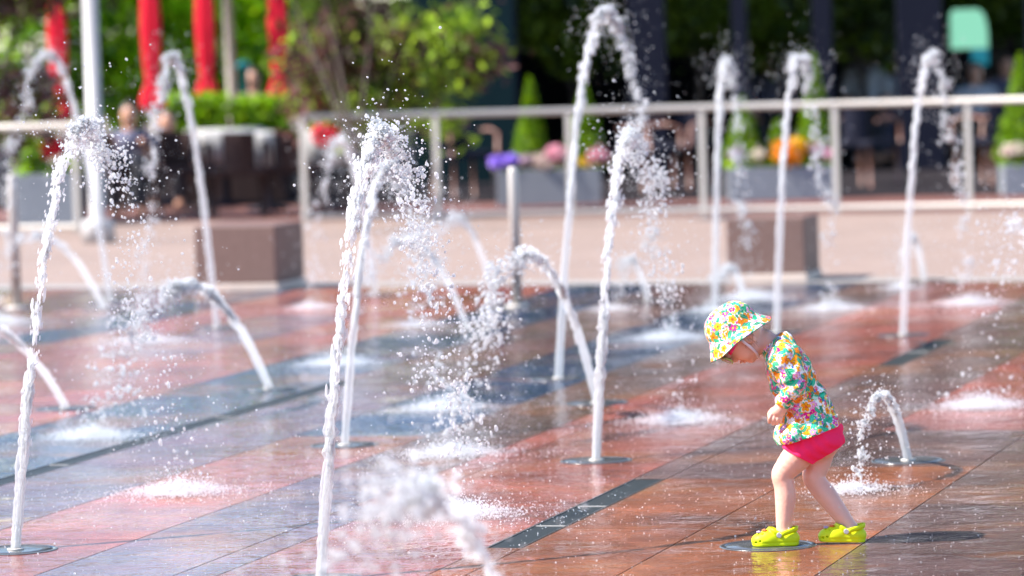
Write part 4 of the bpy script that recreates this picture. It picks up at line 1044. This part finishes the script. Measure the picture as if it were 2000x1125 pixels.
def jet(u, v, L, h, label, dv=0.0, r0=.019, n=1300, hi=False, seed=1, tb=.34, spread=1.0, splash=1.0, end=True, low=False, dens=1.0, fan=.030, fade=.55, qc=.52):
    rng = np.random.default_rng(seed)
    base = uvp(u, v, .006); t = thing('water_jet', base, label, 'water jet', 'fountain jets in the plaza')
    d2 = EU * L + EV * dv
    def pos(q): return d2[None] * q[:, None] + np.array([0, 0, 1.0])[None] * (4 * h * q * (1 - q))[:, None]
    def vel(q): return d2[None] + np.array([0, 0, 1.0])[None] * (4 * h * (1 - 2 * q))[:, None]
    tpl = ICO2 if hi else ICO1
    # the solid part: a bundle of strands, ragged towards its end
    m_n = 150 if hi else 46; q = np.linspace(0, tb, m_n); c = pos(q); dv_ = vel(q); dv_ /= np.linalg.norm(dv_, axis=1)[:, None]
    a = np.cross(dv_, np.array([.1, 1, 0])); a /= np.linalg.norm(a, axis=1)[:, None]; b = np.cross(dv_, a)
    Vs = []; Ts = []; off = 0; nk = 16 if hi else 10
    qq = q / tb
    def rough_line(f, amp):
        k_ = rng.normal(0, 1, max(4, int(f))); return np.interp(qq, np.linspace(0, 1, len(k_)), k_) * amp
    ns_ = 4 if hi else 1
    for s_ in range(ns_):
        an = 2 * math.pi * s_ / ns_ + rng.uniform(-.3, .3); rc = r0 * .42 if hi else 0
        rad = r0 * (.60 if hi else .98) * (1 + rough_line(70, .06) + qq * (rough_line(80, .13) + rough_line(30, .10)))
        rad = np.maximum(rad * np.clip((1.0 - qq) * 5, .08, 1), r0 * .06)
        an2 = an + rough_line(9, .5) * qq
        cc_ = c + a * (np.cos(an2) * rc * (1 + qq * .9) + rough_line(34, r0 * .35) * qq)[:, None] + b * (np.sin(an2) * rc * (1 + qq * .9) + rough_line(34, r0 * .35) * qq)[:, None]
        k = np.arange(nk) * 2 * math.pi / nk
        flut = 1 + .20 * np.sin(5 * k[None, :] + 5 * qq[:, None] + s_) if hi else 1 + .10 * np.sin(4 * k[None, :] + 6 * qq[:, None])
        ring = cc_[:, None] + (a[:, None] * np.cos(k)[None, :, None] + b[:, None] * np.sin(k)[None, :, None]) * (rad[:, None] * flut)[..., None]
        Vs.append(ring.reshape(-1, 3)); I = np.arange(m_n * nk).reshape(m_n, nk) + off
        Qd = np.stack([I[:-1], np.roll(I[:-1], -1, 1), np.roll(I[1:], -1, 1), I[1:]], -1).reshape(-1, 4)
        Ts.append(Qd); off += m_n * nk
    npmesh('stream', np.concatenate(Vs), quads=np.concatenate(Ts), mats='w_stream', parent=t)
    # the rising water above the solid foot: torn threads and lumps
    n1 = int(n * dens)
    n2 = int(n1 * (1.25 if hi else .5)); q = tb * .45 + (qc - tb * .45) * rng.random(n2) ** .9
    gap = np.interp(q, np.linspace(0, 1, 90), rng.uniform(0, 1, 90)); k_ = rng.random(n2) < (.08 + 1.0 * gap if hi else .3 + gap); q = q[k_]; n2 = len(q)
    f = np.clip((q - tb * .4) / max(qc - tb * .4, .05), 0, 1)
    sg = spread * (r0 * .36 + .011 * f ** 1.5); P = pos(q)
    P = P + rng.normal(0, 1, (n2, 3)) * sg[:, None]; vv = vel(q)
    lat = np.stack([np.interp(q, np.linspace(0, 1, 60), rng.normal(0, 1, 60)), np.interp(q, np.linspace(0, 1, 60), rng.normal(0, 1, 60)), np.zeros(n2)], 1) * (.008 * spread * f)[:, None]
    R = np.minimum(np.exp(rng.normal(math.log(.0021), .42, n2)), .0044) * (1 if hi else 1.8) * (1 + .5 * f)
    st = 1.2 + (1 - f) * rng.uniform(1.5, 6.5, n2) + f * rng.uniform(0, 1.0, n2)
    V_, T_ = drops(P + lat, R, vv, st, tpl, .08 if hi else .15, rng)
    o = npmesh('rising_water', V_, tris=T_, mats='w_crest', parent=t); o['kind'] = 'stuff'
    # the falling side: strings and clusters of drops
    q = qc - .10 + (1.10 - qc) * rng.random(int(n1 * 2.6)) ** 1.15; q = q[q < 1]
    gap = np.interp(q, np.linspace(0, 1, 70), rng.uniform(-.25, 1, 70)); after = np.clip((q - .5) / .5, 0, 1)
    keep = rng.random(len(q)) < np.clip(gap * 1.25, .04, 1) * (1 - fade * after)
    q = q[keep][:int(n1 * (.72 if hi else 1.0))]; after = np.clip((q - .45) / .55, 0, 1)
    sg = spread * (.012 + fan * after ** 1.1)
    cl = np.stack([np.interp(q, np.linspace(0, 1, 50), rng.normal(0, 1, 50)) for _ in range(3)], 1) * (sg * .9)[:, None]
    P = pos(q) + rng.normal(0, 1, (len(q), 3)) * sg[:, None] * .8 + cl; vv = vel(q)
    R = np.minimum(np.exp(rng.normal(math.log(.0029), .50, len(q))), .0068) * (1 if hi else 1.6)
    ok = P[:, 2] > .004; V_, T_ = drops(P[ok], R[ok], vv[ok], (1 + rng.exponential(.35, len(q)))[ok], tpl, .06 if hi else .12, rng)
    o = npmesh('falling_drops', V_, tris=T_, mats='w_drop', parent=t); o['kind'] = 'stuff'
    # fine spray round the falling side
    n3 = int(620 * spread * dens); q = rng.uniform(.35, 1.0, n3); P = pos(q) + rng.normal(0, 1, (n3, 3)) * (.06 + .11 * (q - .3))[:, None] * spread
    ok = P[:, 2] > .004; R = np.clip(rng.lognormal(math.log(.0022), .45, n3), .001, .0055)
    V_, T_ = drops(P[ok], R[ok], vel(q)[ok], np.ones(ok.sum()), ICO1, .05, rng)
    o = npmesh('fine_spray', V_, tris=T_, mats='w_drop', parent=t); o['kind'] = 'stuff'
    if splash > 0 and end:
        ns = int(5600 * splash); e = d2; w_ = .15 * (.6 + .4 * splash)
        rr_ = np.abs(rng.normal(0, 1, ns)) ** .8 * w_ * .74; far = rng.random(ns) < .32; rr_[far] = rng.exponential(w_ * 1.25, far.sum()); an = rng.uniform(0, 2 * math.pi, ns)
        zz = rng.exponential(.013 * (.6 + .5 * splash), ns) * np.exp(-(rr_ / (w_ * 1.3)) ** 4) + rng.exponential(.004, ns) + .002
        P = e[None] + np.stack([rr_ * np.cos(an), rr_ * np.sin(an), zz], 1)
        R = rng.uniform(.0010, .0028, ns)
        V_, T_ = drops(P, R, np.tile([0, 0, 1.0], (ns, 1)) + rng.normal(0, .4, (ns, 3)), np.full(ns, 1.2), OCT, .12, rng)
        o = npmesh('splash', V_, tris=T_, mats='w_mist', parent=t); o['kind'] = 'stuff'
    return t
J = [  # u, v, L, h, label, options
 (13.31, -5.26, 1.60, 1.34, 'tall sharp jet in the front left corner, rising beside the lamp post', dict(hi=True, n=1900, r0=.0150, tb=.13, spread=1.2, fan=.055)),
 (12.60, -4.00, 1.60, 1.31, 'tall sharp jet in the foreground, nearest to the middle of the plaza', dict(hi=True, n=2500, r0=.0150, tb=.13, spread=1.15, fan=.055, fade=.45)),
 (16.72, -5.19, 1.45, 1.08, 'tall softly blurred jet rising just behind the sharp foreground one', dict(n=1300, r0=.0155, tb=.28, fan=.06)),
 (16.08, -4.00, 1.45, 1.20, 'tall jet with a thick cluster of drops at its crest, between the railing and drain', dict(hi=True, n=2100, r0=.0160, tb=.15, spread=1.15, fan=.05)),
 (19.82, -5.10, 2.30, 1.70, 'tallest jet, its crest reaching the top edge of the view', dict(n=1500, r0=.018, tb=.30, fan=.022, fade=.5)),
 (18.54, -4.60, -2.3, .70, 'low arc bending away from the tall clustered jet, landing by its side', dict(n=1200, tb=.34, r0=.018, fan=.05)),
 (23.07, -6.44, -2.4, .55, 'low blurred arc ending at the sky-tinted band behind the slim bollard', dict(n=600, tb=.42, r0=.018, fan=.04)),
 (19.40, -6.38, -2.4, .55, 'broad low arc in front of the first stone seat', dict(n=1300, tb=.42, r0=.021, fan=.07)),
 (18.46, -7.03, -2.4, .47, 'low arc leaving the view beside the front left jet', dict(n=700, tb=.45, r0=.019, fan=.05)),
 (25.19, -9.32, -2.3, .50, 'faint low arc between the left bollard and lamp post foot', dict(n=400, tb=.5, r0=.020)),
 (25.92, -9.55, -1.9, 1.56, 'tall blurred jet arching over beside the white lamp post', dict(n=900, tb=.34, r0=.018, fan=.020, fade=.5)),
 (23.51, -8.03, -1.2, 1.52, 'tall blurred jet crossing the first red umbrella', dict(n=900, tb=.34, r0=.018, fan=.020, fade=.5)),
 (24.26, -5.32, 1.0, 1.40, 'tall blurred jet rising behind the sun hat, before the second planter', dict(n=900, tb=.34, r0=.018, fan=.020, fade=.5)),
 (22.61, -4.63, 1.6, 1.42, 'tall blurred jet rising right behind the toddler, past the orange flowers', dict(n=900, tb=.34, r0=.018, fan=.020, fade=.5)),
 (22.33, -3.91, 2.2, 1.42, 'tall blurred jet standing clear of the others beyond the toddler\'s back', dict(n=900, tb=.34, r0=.018, fan=.020, fade=.5)),
 (25.10, -5.32, -.9, .22, 'small blurred arc just above the sun hat', dict(n=220, tb=.7, r0=.019, splash=.3)),
 (26.90, -4.57, -.9, .29, 'small blurred arc at the foot of the clear-standing tall jet', dict(n=220, tb=.6, r0=.018, splash=.3)),
 (16.03, -2.80, -1.1, .285, 'small sharp arc falling in front of its plate behind the toddler', dict(hi=True, n=750, tb=.46, r0=.0145, splash=.42, spread=.55, fan=.012, fade=.1, qc=.6)),
 (9.7, -2.55, -2.2, .70, 'large out-of-focus arc closest to the camera', dict(n=1100, tb=.20, r0=.011, spread=2.0, fan=.05, fade=.3)),
 (25.00, -6.80, -1.7, .56, 'faint looping arc beside the slim steel bollard', dict(n=380, tb=.55, r0=.018, splash=.5)),
 (26.20, -7.90, -1.3, .98, 'faint jet looping behind the two foreground jets', dict(n=420, tb=.5, r0=.019, splash=.5)),
 (25.30, -5.95, -.9, .27, 'tiny faint arc behind the crest of falling drops near the second seat', dict(n=200, tb=.55, r0=.018, splash=.4)),
 (20.20, -2.85, -2.1, .72, 'spray of falling drops at the far end of the plaza beyond the small arc', dict(n=220, spread=1.3, fan=.06, fade=.2, r0=.012, tb=.2)),
]
for i, (u, v, L, h, lab, kw) in enumerate(J):
    jet(u, v, L, h, lab, seed=40 + i, **kw)
    plate(u, v, .135, 'round plate under the ' + ' '.join(lab.split(',')[0].replace('blurred ', '').replace('softly ', '').split()[:11]))
plate(13.45, -2.80, .15, 'dry grey round plate under the toddler\'s front foot', False)

# loose drops hanging in the air over the plaza
rng = np.random.default_rng(99)
n = 1500; uu = rng.uniform(10.5, 25, n); vv_ = rng.uniform(-9, -2.2, n); zz = rng.exponential(.16, n) + .004
P = np.stack([EU[0] * uu + EV[0] * vv_, EU[1] * uu + EV[1] * vv_, zz], 1)
V_, T_ = drops(P, rng.uniform(.0012, .0036, n), np.tile([0, 0, 1.0], (n, 1)), np.full(n, 1.2), ICO1, .05, rng)
o = npmesh('loose_drops', V_, tris=T_, mats='w_drop'); tag(o, 'loose drops of water hanging in the air above the wet plaza', 'water drops', kind='stuff')
n = 5000; uu = rng.uniform(12, 20, n); vv_ = rng.uniform(-7.5, -1.8, n)
P = np.stack([EU[0] * uu + EV[0] * vv_, EU[1] * uu + EV[1] * vv_, np.full(n, .0012)], 1)
V_, T_ = drops(P, rng.uniform(.0010, .0032, n), np.tile([0, 0, 1.0], (n, 1)), np.full(n, .55), OCT, .08, rng)
o = npmesh('puddle_beads', V_, tris=T_, mats='w_drop'); tag(o, 'beads of water lying on the wet stone', 'water drops', kind='stuff')
